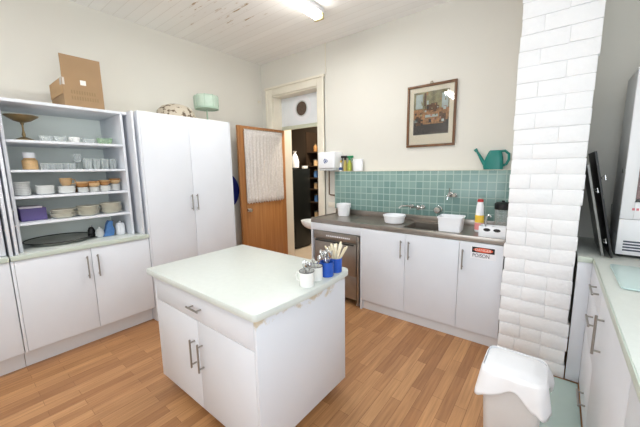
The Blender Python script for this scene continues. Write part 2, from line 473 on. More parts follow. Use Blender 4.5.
# door surround: stepped architrave, reveals, head, transom
ar = B()
for x0, x1 in ((0.115, DX0), (DX1, 1.185)):
    ar.box(x0, x1, -0.025, -0.001, 0, DH+0.115, 0.004)
    xo = x0 if x0 < 0.5 else x1-0.03
    ar.box(xo, xo+0.03, -0.04, -0.001, 0, DH+0.12, 0.006)
ar.box(DX0, DX1, -0.025, -0.001, DH, DH+0.115, 0.004)
ar.box(0.10, 1.20, -0.045, -0.001, DH+0.09, DH+0.12, 0.006)
struct('trim_1', ar, M['trim'])
lin_ = B()
lin_.box(DX0-0.0, DX0+0.018, 0, WT, 0, DH); lin_.box(DX1-0.018, DX1, 0, WT, 0, DH); lin_.box(DX0, DX1, 0, WT, DH-0.018, DH)
struct('trim_2', lin_, M['trim'])
tr = B(); tr.box(DX0+0.02, DX1-0.02, 0.15, 0.19, 2.035, 2.085, 0.003)
struct('trim_3', tr, mat('mint_door_rail', (206, 210, 190), 0.4))
tp = thing('transom_panel', 'white board filling the space above the open doorway, with a round dark vent', 'transom panel', (0.65, 0.16, 2.09))
obj('board', B().box(DX0+0.02, DX1-0.02, 0.15, 0.17, 2.087, DH-0.02, 0.002), mat('cool_white_board', (234, 238, 242), 0.4), tp)
def disc_y(cx, cz, r0, r1, y0, y1, n=36):
    b = B(); pts = [(0.0001, 0), (r1, 0), (r1, y1-y0), (0.0001, y1-y0)]
    if r0 > 0: pts = [(r0, 0), (r1, 0), (r1, y1-y0), (r0, y1-y0), (r0, 0)]
    b.lathe(pts, (0, 0, 0), n, cap0=False, cap1=False)
    b.xf(Matrix.Translation((cx, y1, cz)) @ Matrix.Rotation(PI/2, 4, 'X'))
    return b
ve = obj('vent', disc_y(0.660, 2.302, 0, 0.096, 0.142, 0.149), mat('dark_brown_vent', (92, 74, 62), 0.6, var=0.3, scale=60), tp)
ve['label'] = 'dark brown round mesh vent'
obj('vent_ring', disc_y(0.660, 2.302, 0.097, 0.112, 0.138, 0.149), M['greyside'], ve)
obj('vent_plate', disc_y(0.660, 2.302, 0.113, 0.175, 0.146, 0.149), M['signwhite'], ve)

# open door, hinged half way along the doorway's reveal
dl = thing('open_door', 'golden brown wooden door standing open, its upper panel behind a lace curtain', 'door', (0.26, 0.155, 0.012))
dx0, dx1 = 0.257, 0.292
fr = B()
Y0, Y1, ZT = -0.695, 0.155, 2.03
fr.box(dx0, dx1, Y0, Y0+0.095, 0.012, ZT, 0.003); fr.box(dx0, dx1, Y1-0.095, Y1, 0.012, ZT, 0.003)
fr.box(dx0, dx1, Y0+0.095, Y1-0.095, ZT-0.065, ZT, 0.002); fr.box(dx0, dx1, Y0+0.095, Y1-0.095, 0.012, 1.02, 0.002)
obj('door_leaf', fr, M['doorwood'], dl)
obj('door_glass', B().box(dx0+0.014, dx1-0.014, Y0+0.095, Y1-0.095, 1.02, ZT-0.065), mat('frosted_pane', (214, 214, 208), 0.3), dl)
kn = B(); kn.lathe([(0.026, 0), (0.026, 0.006), (0.011, 0.008), (0.011, 0.03), (0.026, 0.038), (0.029, 0.05), (0.022, 0.064), (0.004, 0.067)], (0, 0, 0), 20)
kn.xf(Matrix.Translation((dx1, -0.585, 0.91)) @ Matrix.Rotation(PI/2, 4, 'Y'))
obj('knob', kn, M['chrome'], dl)
cu = bmesh.new(); nu, nv = 180, 14; grid = []
for j in range(nv+1):
    row = []
    for i in range(nu+1):
        y = -0.605+0.69*i/nu; zz = 1.0+0.985*j/nv
        amp = 0.0045*(0.35+0.65*(1-j/nv)**0.5)
        row.append(cu.verts.new((dx1+0.014+amp*math.sin(i*0.42+0.8*math.sin(j*0.3)+1.2*math.sin(i*0.05)), y+0.004*math.sin(j), zz+(0.008*math.sin(i*0.5) if j == 0 else 0))))
    grid.append(row)
for j in range(nv):
    for i in range(nu):
        cu.faces.new((grid[j][i], grid[j][i+1], grid[j+1][i+1], grid[j+1][i]))
lc = obj('lace_curtain', cu, M['lace'], dl, angle=80); lc['label'] = 'gathered white lace curtain'
thicken(lc, 0.0015)
obj('curtain_wire', B().cyl((dx1+0.014, -0.615, 1.988), (dx1+0.014, 0.09, 1.988), 0.004), M['chrome'], dl)

# ------------------------------------------------------------------ room beyond the doorway
struct('floor_1', B().box(-1.9, 1.6, WT, 2.3, -0.1, 0), M['lino'])
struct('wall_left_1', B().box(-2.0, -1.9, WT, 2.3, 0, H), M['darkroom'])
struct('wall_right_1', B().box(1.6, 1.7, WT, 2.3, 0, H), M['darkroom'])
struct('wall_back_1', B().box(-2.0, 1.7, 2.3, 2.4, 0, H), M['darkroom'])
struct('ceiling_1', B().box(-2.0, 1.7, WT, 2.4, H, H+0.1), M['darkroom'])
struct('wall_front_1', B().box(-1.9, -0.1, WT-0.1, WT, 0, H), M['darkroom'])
fg = thing('refrigerator', 'tall black refrigerator standing in the dim room past the doorway', 'refrigerator', (-0.30, 0.95, 0))
obj('body', B().box(-0.56, -0.06, 0.72, 1.16, 0.02, 1.46, 0.01), M['fridge'], fg)
obj('door', B().box(-0.56, -0.06, 0.68, 0.717, 0.45, 1.46, 0.008), M['fridge'], fg)
obj('drawer', B().box(-0.56, -0.06, 0.68, 0.717, 0.05, 0.44, 0.008), M['fridge'], fg)
obj('handle', B().tube([(-0.1, 0.68, 0.75), (-0.1, 0.65, 0.77), (-0.1, 0.65, 1.2), (-0.1, 0.68, 1.22)], 0.008), M['chrome'], fg)
pbm = B(); pbm.lathe([(0.02, 0), (0.07, 0.02), (0.075, 0.12), (0.05, 0.22), (0.022, 0.27), (0.035, 0.31)], (-0.14, 0.84, 1.462), 14)
tag(obj('plastic_bag', pbm, M['bag']), 'knotted white plastic bag on top of the black refrigerator', 'bag')
tag(obj('paper_box', B().box(-0.12, -0.065, 1.0, 1.1, 1.462, 1.512, 0.003), M['paper']), 'small white carton beside the knotted bag on the refrigerator', 'box')
sh = thing('storage_rack', 'dark wooden storage rack full of jars in the dim room past the doorway', 'shelving', (0.1, 1.75, 0))
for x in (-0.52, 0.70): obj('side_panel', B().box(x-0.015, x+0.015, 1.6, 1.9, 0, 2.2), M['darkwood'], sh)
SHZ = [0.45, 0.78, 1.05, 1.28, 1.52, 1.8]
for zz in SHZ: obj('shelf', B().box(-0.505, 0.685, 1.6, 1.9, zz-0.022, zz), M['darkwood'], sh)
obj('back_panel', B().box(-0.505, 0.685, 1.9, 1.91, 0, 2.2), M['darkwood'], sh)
cols = [('glass', 'jarglass'), ('tan', 'tanglaze'), ('white', 'china'), ('brown', 'brownglaze'), ('blue', 'bluecloth'), ('cream', 'cream_china')]
protos = {}
rnd = random.Random(11)
SHN = ['lowest', 'second lowest', 'third lowest', 'third highest', 'second highest', 'top']
for si, zz in enumerate(SHZ):
    x = -0.36; i = 0
    while x < 0.5:
        cn, ck = cols[(i*2+si*3+rnd.randint(0, 1)) % 6]
        if cn == 'glass': cn, ck = 'white', 'china'
        key = (cn, (i+si) % 2)
        lab = '%s %s, %s item along the %s shelf of the dark storage rack' % (cn, 'jar' if key[1] else 'tin', ORD[i], SHN[si])
        if key not in protos:
            o = thing('storage_jar' if key[1] else 'storage_tin', lab, 'jar' if key[1] else 'tin', (x, 1.70, zz+0.001), 0, 'jars and tins on the dark storage rack')
            if key[1]:
                obj('body', B().lathe([(0.038, 0), (0.042, 0.01), (0.042, 0.1), (0.03, 0.125), (0.03, 0.135)], n=14), M[ck], o, True)
                obj('lid', B().lathe([(0.033, 0.1355), (0.033, 0.158)], n=14), M['bronze'], o, True)
            else:
                obj('body', B().lathe([(0.045, 0), (0.045, 0.11)], n=14), M[ck], o, True)
                obj('lid', B().lathe([(0.047, 0.1105), (0.047, 0.13), (0.01, 0.133)], n=14), M['greymetal'], o, True)
            protos[key] = o
        else:
            dup(protos[key], (x, 1.70, zz+0.001), lab)
        x += rnd.uniform(0.105, 0.15); i += 1

# ------------------------------------------------------------------ shared cabinet bits
def bar(b, p, q, out, r=0.0055):
    """a D handle: bar from p to q standing off along -out"""
    p, q, o = Vector(p), Vector(q), Vector(out)
    d = (q-p).normalized()
    b.cyl(p-d*0.018, q+d*0.018, r)
    for e in (p, q): b.cyl(e, e+o, r*0.85)
    return b

# ---- base cabinets along the left wall
XA, XK = 0.615, 0.523
def left_base(ya, yb, label, name='base_cabinet'):
    t = thing(name, label, 'cabinet', (0.3, (ya+yb)/2, 0))
    obj('carcass', B().box(0.003, XA-0.019, ya+0.001, yb-0.001, 0.148, 0.838), M['lam_in'], t)
    obj('kickboard', B().box(XK-0.016, XK, ya+0.001, yb-0.001, 0, 0.146), M['kick'], t)
    obj('end_panel', B().box(0.003, XA, ya+0.001, ya+0.017, 0.148, 0.838, 0.001), M['lam'], t)
    n = (yb-ya-0.02)/2
    for i in range(2):
        y0 = ya+0.019+i*n; y1 = y0+n-0.003
        d = obj('door', B().box(XA-0.018, XA, y0, y1, 0.15, 0.836, 0.0015), M['lam'], t)
        hy = y1-0.034 if i == 0 else y0+0.034
        obj('handle', bar(B(), (XA+0.03, hy, 0.615), (XA+0.03, hy, 0.765), (-0.03, 0, 0)), M['handle'], d)
    return t
left_base(-2.93, -2.012, 'white two-door base cabinet under the open crockery hutch')
left_base(-3.85, -2.931, 'white base cabinet under the hutch with the glass door')
def left_top(ya, yb, label):
    t = thing('worktop', label, 'worktop', (0.3, (ya+yb)/2, 0.84))
    obj('slab', B().box(0.003, XA+0.006, ya, yb, 0.84, 0.874, 0.002), M['mint'], t)
    obj('front_edge', B().box(XA+0.0062, XA+0.0115, ya, yb, 0.84, 0.874, 0.0015), M['mint_edge'], t)
left_top(-2.925, -2.013, 'pale green worktop running under the crockery hutch')
left_top(-3.85, -2.934, 'pale green worktop under the glass-door hutch')

# ---- tall cabinet
tc_ = thing('tall_cabinet', 'tall plain white two-door cupboard beside the wooden door', 'cupboard', (0.3, -1.53, 0))
TY0, TY1, TZ = -2.009, -1.044, 1.988
obj('carcass', B().box(0.003, XA-0.019, TY0+0.016, TY1-0.016, 0.148, TZ-0.002), M['lam_in'], tc_)
for y in (TY0, TY1-0.016): obj('side_panel', B().box(0.003, XA, y, y+0.0155, 0.0, TZ, 0.001), M['lam'], tc_)
obj('kickboard', B().box(XK-0.016, XK, TY0+0.017, TY1-0.017, 0, 0.146), M['kick'], tc_)
for y0, y1, hy in ((TY0+0.017, -1.5365, -1.566), (-1.5335, TY1-0.017, -1.508)):
    d = obj('door', B().box(XA-0.018, XA, y0, y1, 0.15, TZ, 0.0015), M['lam'], tc_)
    obj('handle', bar(B(), (XA+0.03, hy, 1.065), (XA+0.03, hy, 1.195), (-0.03, 0, 0)), M['handle'], d)

# ---- crockery hutch (doors slid back into slots at both sides)
XH, ZW = 0.53, 0.875
HL, HR, HZ = -2.845, -2.115, 1.952
SH = {1: 1.692, 2: 1.478, 3: 1.285, 4: 1.088}
hu = thing('crockery_hutch', 'white open-fronted hutch with four shelves of crockery standing on the worktop', 'hutch', (0.27, -2.47, ZW))
obj('back_panel', B().box(0.003, 0.012, -2.925, -2.014, ZW, HZ), M['lam_in'], hu)
for y in (HL-0.018, HR+0.0): obj('side_panel', B().box(0.0125, XH, y, y+0.018, ZW, HZ, 0.001), M['lam'], hu)
obj('top_panel', B().box(0.0125, XH, -2.925, -2.06, HZ+0.0005, HZ+0.022, 0.001), M['lam'], hu)
for n, zz in SH.items(): obj('shelf', B().box(0.0125, XH-0.002, HL+0.0005, HR-0.0005, zz-0.018, zz, 0.001), M['lam'], hu)
for i, (y, ys) in enumerate(((-2.053, -2.036), (-2.895, -2.878))):
    d = obj('door', B().box(0.14, 0.605, y, y+0.016, ZW+0.002, HZ+0.03 if i == 0 else HZ, 0.001), M['lam'], hu)
    for zz in (1.08, 1.19, 1.75):
        h = B(); h.cyl((0.575, y+0.017, zz), (0.575, y+0.031, zz), 0.005); h.box(0.55, 0.59, y+0.0165, y+0.02, zz-0.02, zz+0.02)
        obj('hinge', h, M['chrome'], d)
obj('outer_panel', B().box(0.0125, 0.605, -2.924, -2.908, ZW, HZ, 0.001), M['lam'], hu)
# glass-door hutch further left
gh = thing('glass_hutch', 'white hutch with a teal glass door cut off by the edge of the picture', 'hutch', (0.3, -3.4, ZW))
obj('carcass', B().box(0.003, 0.55, -3.85, -2.936, ZW, HZ+0.02), M['lam'], gh)
gd = obj('door', B().box(0.552, 0.570, -3.84, -2.94, ZW+0.005, HZ+0.02, 0.002), M['lam'], gh)
obj('glass', B().box(0.5705, 0.574, -3.80, -2.985, ZW+0.05, HZ-0.03), M['kitglass'], gd)

# ------------------------------------------------------------------ crockery in the hutch
def stack(z0, n, dz, proto, x, y, jit=0.002, what='', where='', group='', rnd=random.Random(2)):
    for i in range(n):
        top = n-1-i
        pos = 'topmost of the' if top == 0 else ('lowest of the' if i == 0 else '%s from top of the' % ORD[top])
        dup(proto, (x+rnd.uniform(-jit, jit), y+rnd.uniform(-jit, jit), z0+0.001+i*dz), '%s, %s stack %s' % (what, pos, where), group=group)

def bowl_mesh(r, h, t=0.003, n=20):
    return B().lathe([(r*0.55, 0), (r*0.6, 0.003), (r*0.88, h*0.4), (r, h), (r-t, h), (r*0.86-t, h*0.45), (r*0.55, 0.007), (0.001, 0.006)], n=n, cap1=False)
def plate_mesh(r, h=0.016, n=28):
    return B().lathe([(r*0.58, 0), (r*0.62, 0.003), (r*0.70, 0.006), (r, h), (r, h+0.003), (r*0.68, 0.010), (0.001, 0.008)], n=n, cap1=False)
def used(o):   # the first of a kind takes its own place; keeps no spare copy
    for c in list(o.children): bpy.data.objects.remove(c)
    bpy.data.objects.remove(o)
def proto_bowl(name, r, h, m, cat='bowl'):
    o = obj(name, bowl_mesh(r, h), m, None, True); o['label'] = ''; o['category'] = cat; return o
z3 = SH[3]
pb_ = proto_bowl('small_bowl', 0.062, 0.018, M['china'])
specs = [(0.40, -2.785, 8, 0.0125, 0.86, 'directly above the purple box'),
         (0.41, -2.655, 6, 0.0105, 1.02, 'next to the purple box end stack'),
         (0.41, -2.52, 5, 0.0105, 1.02, 'under the tan cup'),
         (0.44, -2.42, 4, 0.010, 0.66, 'in the middle of the third shelf'),
         (0.44, -2.342, 4, 0.010, 0.64, 'just past the middle one'),
         (0.42, -2.256, 4, 0.0115, 0.80, 'next to last on the third shelf'),
         (0.40, -2.169, 5, 0.0115, 0.72, 'nearest the tall cupboard on the third shelf')]
for (x, y, n, dz, s, where) in specs:
    before = set(COL.objects)
    stack(z3, n, dz, pb_, x, y, 0.002, 'white bowl', where, 'white bowls stacked on the third shelf')
    for o in set(COL.objects)-before: o.scale = (s*0.95, s*0.95, min(1, s))
used(pb_)
def cup(name, m, r=0.036, h=0.06):
    b = B().lathe([(r*0.6, 0), (r*0.7, 0.004), (r*0.95, h*0.5), (r, h), (r-0.003, h), (r*0.9-0.003, h*0.5), (0.001, 0.006)], n=18, cap1=False)
    o = obj(name, b, m, None, True)
    return o
def cup_thing(loc, m, label, rz=0.0, r=0.036, h=0.06, group=None):
    t = thing('cup', label, 'cup', loc, rz, group)
    obj('body', B().lathe([(r*0.6, 0), (r*0.7, 0.004), (r*0.95, h*0.5), (r, h), (r-0.003, h), (r*0.9-0.003, h*0.5), (0.001, 0.006)], n=18, cap1=False), m, t, True)
    obj('handle', B().tube([(r*0.93, 0, h*0.8), (r*1.4, 0, h*0.78), (r*1.55, 0, h*0.5), (r*1.35, 0, h*0.25), (r*0.85, 0, h*0.2)], 0.004, n=8), m, t, True)
    return t
zt3 = z3+0.002
def top_of(i): x, y, n, dz, s, _ = specs[i]; return zt3+(n-1)*dz+0.018*min(1, s)
cup_thing((0.41, -2.52, top_of(2)+0.001), M['tanglaze'], 'tan cup on the third stack of white bowls', 1.0, 0.042, 0.062)
for i, (x, y, m, lab, r, h) in enumerate([
        (0.30, -2.42, 'brownglaze', 'brown bowl behind the middle stack on the third shelf', 0.05, 0.06),
        (0.30, -2.31, 'tanglaze', 'light tan bowl behind the fifth stack on the third shelf', 0.055, 0.065)]):
    o = obj('glazed_bowl', bowl_mesh(r, h), M[m], None, True); o.location = (x, y, z3+0.001); tag(o, lab, 'bowl', 'brown bowls on the third shelf')
for i, (si, m, lab) in enumerate([(3, 'brownglaze', 'honey brown bowl on the middle stack of white bowls'), (4, 'tanglaze', 'tan bowl on the fifth stack of white bowls'),
                                  (5, 'brownglaze', 'dark honey bowl on the next to last stack of white bowls'), (6, 'tanglaze', 'wide tan bowl on the last stack of white bowls')]):
    x, y = specs[si][:2]
    for kk in range(2):
        o = obj('glazed_bowl', bowl_mesh(0.046, 0.034), M[m if kk == 0 else ('brownglaze' if i % 2 else 'tanglaze')], None, True)
        o.location = (x-0.004*kk, y, top_of(si)+0.001+kk*0.013)
        tag(o, lab if kk == 0 else lab.replace(' bowl on', ' bowl nested uppermost on'), 'bowl', 'brown bowls on the third shelf')
# fourth shelf: box and plates
z4 = SH[4]
bx_ = thing('purple_box', 'purple box with a pale lid on the fourth shelf', 'box', (0.36, -2.74, z4+0.001))
obj('body', B().box(0.29, 0.43, -2.818, -2.668, z4+0.001, z4+0.098, 0.003), M['purple'], bx_)
obj('lid', B().box(0.288, 0.432, -2.819, -2.690, z4+0.0985, z4+0.112, 0.003), mat('pale_lilac_lid', (206, 202, 212), 0.6), bx_)
pp = obj('dinner_plate', plate_mesh(0.082), M['cream_china'], None, True); pp['category'] = 'plate'; pp['label'] = ''
for (y, n, where) in ((-2.565, 6, 'beside the purple box'), (-2.40, 7, 'in the middle of the fourth shelf'), (-2.228, 8, 'nearest the tall cupboard')):
    stack(z4, n, 0.0105, pp, 0.42, y, 0.006, 'cream plate', where, 'dinner plates stacked on the fourth shelf')
used(pp)
# second shelf: jar and glasses
z2 = SH[2]+0.001
jr = thing('preserve_jar', 'round glass jar of amber preserve with a white lid on the second shelf', 'jar', (0.36, -2.712, z2))
obj('glass_body', B().lathe([(0.04, 0), (0.047, 0.008), (0.047, 0.07), (0.034, 0.085), (0.034, 0.09)], n=20), M['amber'], jr, True)
obj('lid', B().lathe([(0.037, 0.0905), (0.037, 0.128), (0.033, 0.132)], n=20), M['plastic'], jr, True)
def tumbler(r, h):
    return B().lathe([(r*0.75, 0), (r*0.78, 0.002), (r, h), (r-0.0025, h), (r*0.75-0.0025, 0.006), (0.001, 0.006)], n=16, cap1=False)
t1 = obj('glass_tumbler', tumbler(0.026, 0.052), M['clear'], None, True); t1['category'] = 'glass'
for i in range(5):
    dup(t1, (0.38, -2.635+0.044*i, z2), 'short clear tumbler, %s from the amber jar on the second shelf' % ORD[i], group='short tumblers on the second shelf')
for i in range(4):
    dup(t1, (0.31, -2.615+0.044*i, z2), 'short clear tumbler in the rear row, %s from the amber jar' % ORD[i], group='short tumblers on the second shelf')
used(t1)
wg = thing('wine_glass', 'stemmed clear glass standing between the short and the tall tumblers', 'glass', (0.37, -2.415, z2))
obj('glass_bowl', B().lathe([(0.004, 0.05), (0.024, 0.066), (0.03, 0.095), (0.026, 0.13), (0.0245, 0.13), (0.028, 0.095), (0.021, 0.068), (0.001, 0.056)], n=18, cap0=True, cap1=False), M['clear'], wg, True)
obj('stem', B().lathe([(0.027, 0), (0.027, 0.002), (0.004, 0.006), (0.0035, 0.0495)], n=16), M['clear'], wg, True)
t2 = obj('glass_tumbler', tumbler(0.029, 0.092), M['clear'], None, True); t2['category'] = 'glass'
for r_ in range(2):
    for i in range(4):
        dup(t2, (0.40-0.075*r_, -2.352+0.062*i, z2), 'tall clear tumbler in the %s row, %s from the stemmed glass' % (('front', 'rear')[r_], ORD[i]), group='tall tumblers on the second shelf')
used(t2)
# top shelf
z1 = SH[1]+0.001
pd = thing('pedestal_bowl', 'tarnished brass pedestal bowl on the top shelf', 'bowl', (0.36, -2.722, z1))
obj('dish', B().lathe([(0.012, 0.14), (0.05, 0.152), (0.098, 0.186), (0.1, 0.192), (0.094, 0.19), (0.045, 0.16), (0.001, 0.152)], n=28, sx=0.85, cap1=False), M['bronze'], pd, True)
obj('stem', B().lathe([(0.008, 0.032), (0.012, 0.05), (0.006, 0.08), (0.006, 0.12), (0.013, 0.1395)], n=14), M['bronze'], pd, True)
obj('foot', B().lathe([(0.07, 0), (0.07, 0.01), (0.05, 0.018), (0.02, 0.0315)], n=24), M['bronze'], pd, True)
for i, (y, m, r, h, lab) in enumerate([(-2.60, 'clear', 0.045, 0.05, 'clear glass dessert dish next to the brass pedestal bowl'), (-2.515, 'clear', 0.045, 0.05, 'clear glass dessert dish before the white teacup'),
                                      (-2.32, 'clear', 0.048, 0.045, 'clear glass dessert dish beside the green glass bowl')]):
    o = obj('glass_dish', bowl_mesh(r, h), M[m], None, True); o.location = (0.38, y, z1); tag(o, lab, 'dish', 'glass dishes on the top shelf')
o = obj('green_bowl', bowl_mesh(0.062, 0.055), M['greenglass'], None, True); o.location = (0.38, -2.205, z1); tag(o, 'pale green glass bowl at the end of the top shelf', 'bowl')
cup_thing((0.40, -2.425, z1), M['china'], 'white teacup on the top shelf between glass dishes', -0.6, 0.04, 0.05)
ob = B(); ob.lathe([(0.16, 0), (0.2, 0.004), (0.25, 0.02), (0.25, 0.024), (0.19, 0.008), (0.001, 0.006)], n=36, sx=0.3, cap1=False)
ob.xf(Matrix.Translation((0.15, -2.44, z1+0.078)) @ Matrix.Rotation(PI/2-0.25, 4, 'Y') @ Matrix.Rotation(0, 4, 'Z'))
# shallow white platter lying at the back of the top shelf
pl_ = B(); pl_.lathe([(0.13, 0), (0.14, 0.003), (0.19, 0.02), (0.19, 0.024), (0.135, 0.008), (0.001, 0.006)], n=36, sx=0.55, cap1=False)
ob.bm.free()
o = obj('oval_platter', pl_, M['china'], None, True); o.location = (0.18, -2.40, z1); tag(o, 'oval white platter lying behind the glass dishes on the top shelf', 'platter')
# on the worktop inside the hutch
zw = ZW+0.001
pt = B(); pt.lathe([(0.17, 0), (0.19, 0.003), (0.235, 0.022), (0.24, 0.026), (0.19, 0.008), (0.001, 0.006)], n=48, sx=0.92, sy=0.95, cap1=False)
o = obj('serving_tray', pt, M['platter'], None, True); o.location = (0.285, -2.585, zw); tag(o, 'large dark-rimmed pewter serving tray lying on the hutch worktop', 'tray')
obj('rim', B().lathe([(0.2345, 0.0215), (0.240, 0.0225), (0.245, 0.027), (0.242, 0.031), (0.236, 0.0275), (0.2345, 0.0215)], n=48, sx=0.92, sy=0.95, cap0=False, cap1=False), M['darkmetal'], o, True)
rk = thing('black_pot', 'small black pot with a chrome knob beside the pewter serving tray', 'pot', (0.30, -2.365, zw))
obj('body', B().lathe([(0.03, 0), (0.034, 0.01), (0.03, 0.06), (0.018, 0.085), (0.008, 0.09)], n=16, sy=0.9), M['darkmetal'], rk, True)
obj('knob', B().lathe([(0.012, 0.0905), (0.012, 0.1), (0.004, 0.102)], n=12), M['chrome'], rk, True)
sg = thing('sugar_pot', 'small grey lidded pot next to the blue cloth', 'pot', (0.34, -2.285, zw))
sg.location = (0.38, -2.325, zw)
obj('body', B().lathe([(0.025, 0), (0.036, 0.02), (0.034, 0.05), (0.026, 0.064)], n=18), M['greyside'], sg, True)
obj('lid', B().lathe([(0.027, 0.0645), (0.015, 0.076), (0.006, 0.079), (0.009, 0.09), (0.002, 0.094)], n=18), M['china'], sg, True)
cl = B(); 
cl.prism([(-0.045, 0), (0.03, 0), (0.04, 0.05), (0.028, 0.085), (0.034, 0.12), (0.005, 0.128), (-0.012, 0.1), (-0.02, 0.06)], -0.028, 0.028, 0.008, 'x')
o = obj('folded_cloth', cl, M['bluecloth'], None, True); o.location = (0.385, -2.258, zw); o.scale = (1.1, 1.1, 1.1); tag(o, 'crumpled mid blue cloth standing among the pots on the hutch worktop', 'cloth')
jg = thing('white_jug', 'white jug with a knobbed lid beside the blue cloth', 'jug', (0.40, -2.166, zw))
jg.scale = (1.1, 1.1, 1.15)
obj('body', B().lathe([(0.03, 0), (0.034, 0.006), (0.034, 0.075), (0.03, 0.082)], n=20), M['plastic'], jg, True)
obj('lid', B().lathe([(0.031, 0.0825), (0.028, 0.092), (0.006, 0.096), (0.01, 0.106), (0.002, 0.11)], n=18), M['plastic'], jg, True)
obj('handle', B().tube([(0.033, 0, 0.066), (0.055, 0, 0.066), (0.06, 0, 0.04), (0.05, 0, 0.02), (0.033, 0, 0.018)], 0.005, n=8), M['plastic'], jg, True)
jg.rotation_euler = (0, 0, -0.5)
# on top of the hutch: cardboard box with one flap up
zb = HZ+0.0235
cb = thing('cardboard_box', 'opened brown cardboard box on top of the crockery hutch', 'box', (0.32, -2.35, zb))
bX0, bX1, bY0, bY1, bH = 0.12, 0.498, -2.478, -2.212, 0.215
s = B(); t_ = 0.005
s.box(bX0, bX1, bY0, bY0+t_, zb, zb+bH); s.box(bX0, bX1, bY1-t_, bY1, zb, zb+bH)
s.box(bX0, bX0+t_, bY0+t_, bY1-t_, zb, zb+bH); s.box(bX1-t_, bX1, bY0+t_, bY1-t_, zb, zb+bH); s.box(bX0+t_, bX1-t_, bY0+t_, bY1-t_, zb, zb+t_)
obj('box_body', s, M['card'], cb)
f = B(); f.box(bX1-t_-0.002, bX1-0.002, bY0, bY1, zb+bH+0.0005, zb+bH+0.175)
obj('flap', f, M['card'], cb)
f = B(); f.box(-0.002, 0.002, bY0, bY1, -0.15, 0); f.xf(Matrix.Translation((bX0+0.002, 0, zb+bH)) @ Matrix.Rotation(-0.35, 4, 'Y'))
f.box(bX0, bX1-0.01, bY0-0.0045, bY0-0.0005, zb+bH-0.12, zb+bH)
obj('flap', f, M['cardin'], cb)
t = B(); t.box(bX1+0.0003, bX1+0.0013, bY0, bY0+0.014, zb+bH-0.055, zb+bH); t.box(bX1-0.05, bX1, bY0-0.0062, bY0-0.005, zb+bH-0.055, zb+bH)
obj('packing_tape', t, M['tape'], cb)
obj('paper_label', B().box(bX1+0.0003, bX1+0.0012, -2.363, -2.325, zb+0.175, zb+0.212), M['paper'], cb)
t = B()
for r_, (ya, yb) in enumerate(((-2.43, -2.27), (-2.43, -2.26))):
    y = ya
    while y < yb: t.box(bX1+0.0003, bX1+0.0008, y, y+0.01, zb+0.10-0.045*r_, zb+0.128-0.045*r_); y += 0.017
obj('printed_lettering', t, M['cardprint'], cb)

# on top of the tall cupboard
gs = thing('lampshade', 'pale green panelled lampshade on a stand on top of the tall cupboard', 'lampshade', (0.35, -1.150, TZ+0.001))
gs.scale = (0.84, 0.84, 0.97)
b = B(); n = 18
b.lathe([(0.145, 0.17), (0.155, 0.185), (0.158, 0.30), (0.14, 0.318), (0.06, 0.322), (0.06, 0.318), (0.137, 0.313), (0.153, 0.298), (0.15, 0.187), (0.14, 0.174)], n=n, cap0=False, cap1=False)
obj('shade', b, M['palegreen'], gs, True, angle=40)
b = B()
for i in range(9):
    a = 2*PI*i/9
    b.tube([(0.147*math.cos(a), 0.147*math.sin(a), 0.172), (0.159*math.cos(a), 0.159*math.sin(a), 0.19), (0.16*math.cos(a), 0.16*math.sin(a), 0.30), (0.142*math.cos(a), 0.142*math.sin(a), 0.32)], 0.004, n=6)
b.lathe([(0.143, 0.163), (0.158, 0.165), (0.158, 0.182), (0.143, 0.184), (0.143, 0.163)], n=n, cap0=False, cap1=False)
rb = obj('rib_frame', b, M['palegreenrim'], gs, True); rb['label'] = 'sage green ribs and rim'
obj('stand', B().lathe([(0.07, 0), (0.07, 0.008), (0.016, 0.02), (0.01, 0.06), (0.01, 0.165), (0.13, 0.17), (0.13, 0.174), (0.01, 0.174)], n=20), M['palegreenrim'], gs, True)
hd = B(); 
prof = [(0.20, 0), (0.197, 0.03), (0.175, 0.085), (0.13, 0.128), (0.07, 0.148), (0.002, 0.153)]
hd.lathe(prof + [(0.002, 0.149), (0.068, 0.144), (0.127, 0.124), (0.171, 0.083), (0.193, 0.03), (0.196, 0)], n=36, cap0=False, cap1=False)
o = obj('spotted_hat', hd, M['spotted'], None, True); o.location = (0.37, -1.53, TZ+0.001); tag(o, 'beige dome-shaped hat with dark brown spots on top of the tall cupboard', 'hat')

# things on the left wall
o = B(); o.lathe([(0.001, 0), (0.25, 0), (0.268, 0.008), (0.268, 0.016), (0.248, 0.012), (0.001, 0.010)], n=40, sx=1, sy=1.0, cap0=False, cap1=False)
o.xf(Matrix.Translation((0.004, -0.785, 1.172)) @ Matrix.Rotation(PI/2, 4, 'Y'))
tag(obj('round_tray', o, M['navy']), 'round navy blue tray hanging on the wall between the tall cupboard and the door', 'tray')
o = B(); o.lathe([(0.02, 0), (0.02, 0.006), (0.006, 0.01), (0.006, 0.03), (0.012, 0.034), (0.003, 0.038)], n=14)
o.xf(Matrix.Translation((0.0005, -0.07, 2.45)) @ Matrix.Rotation(PI/2, 4, 'Y'))
tag(obj('wall_hook', o, M['trim']), 'small cream hook high on the wall near the door surround', 'hook')

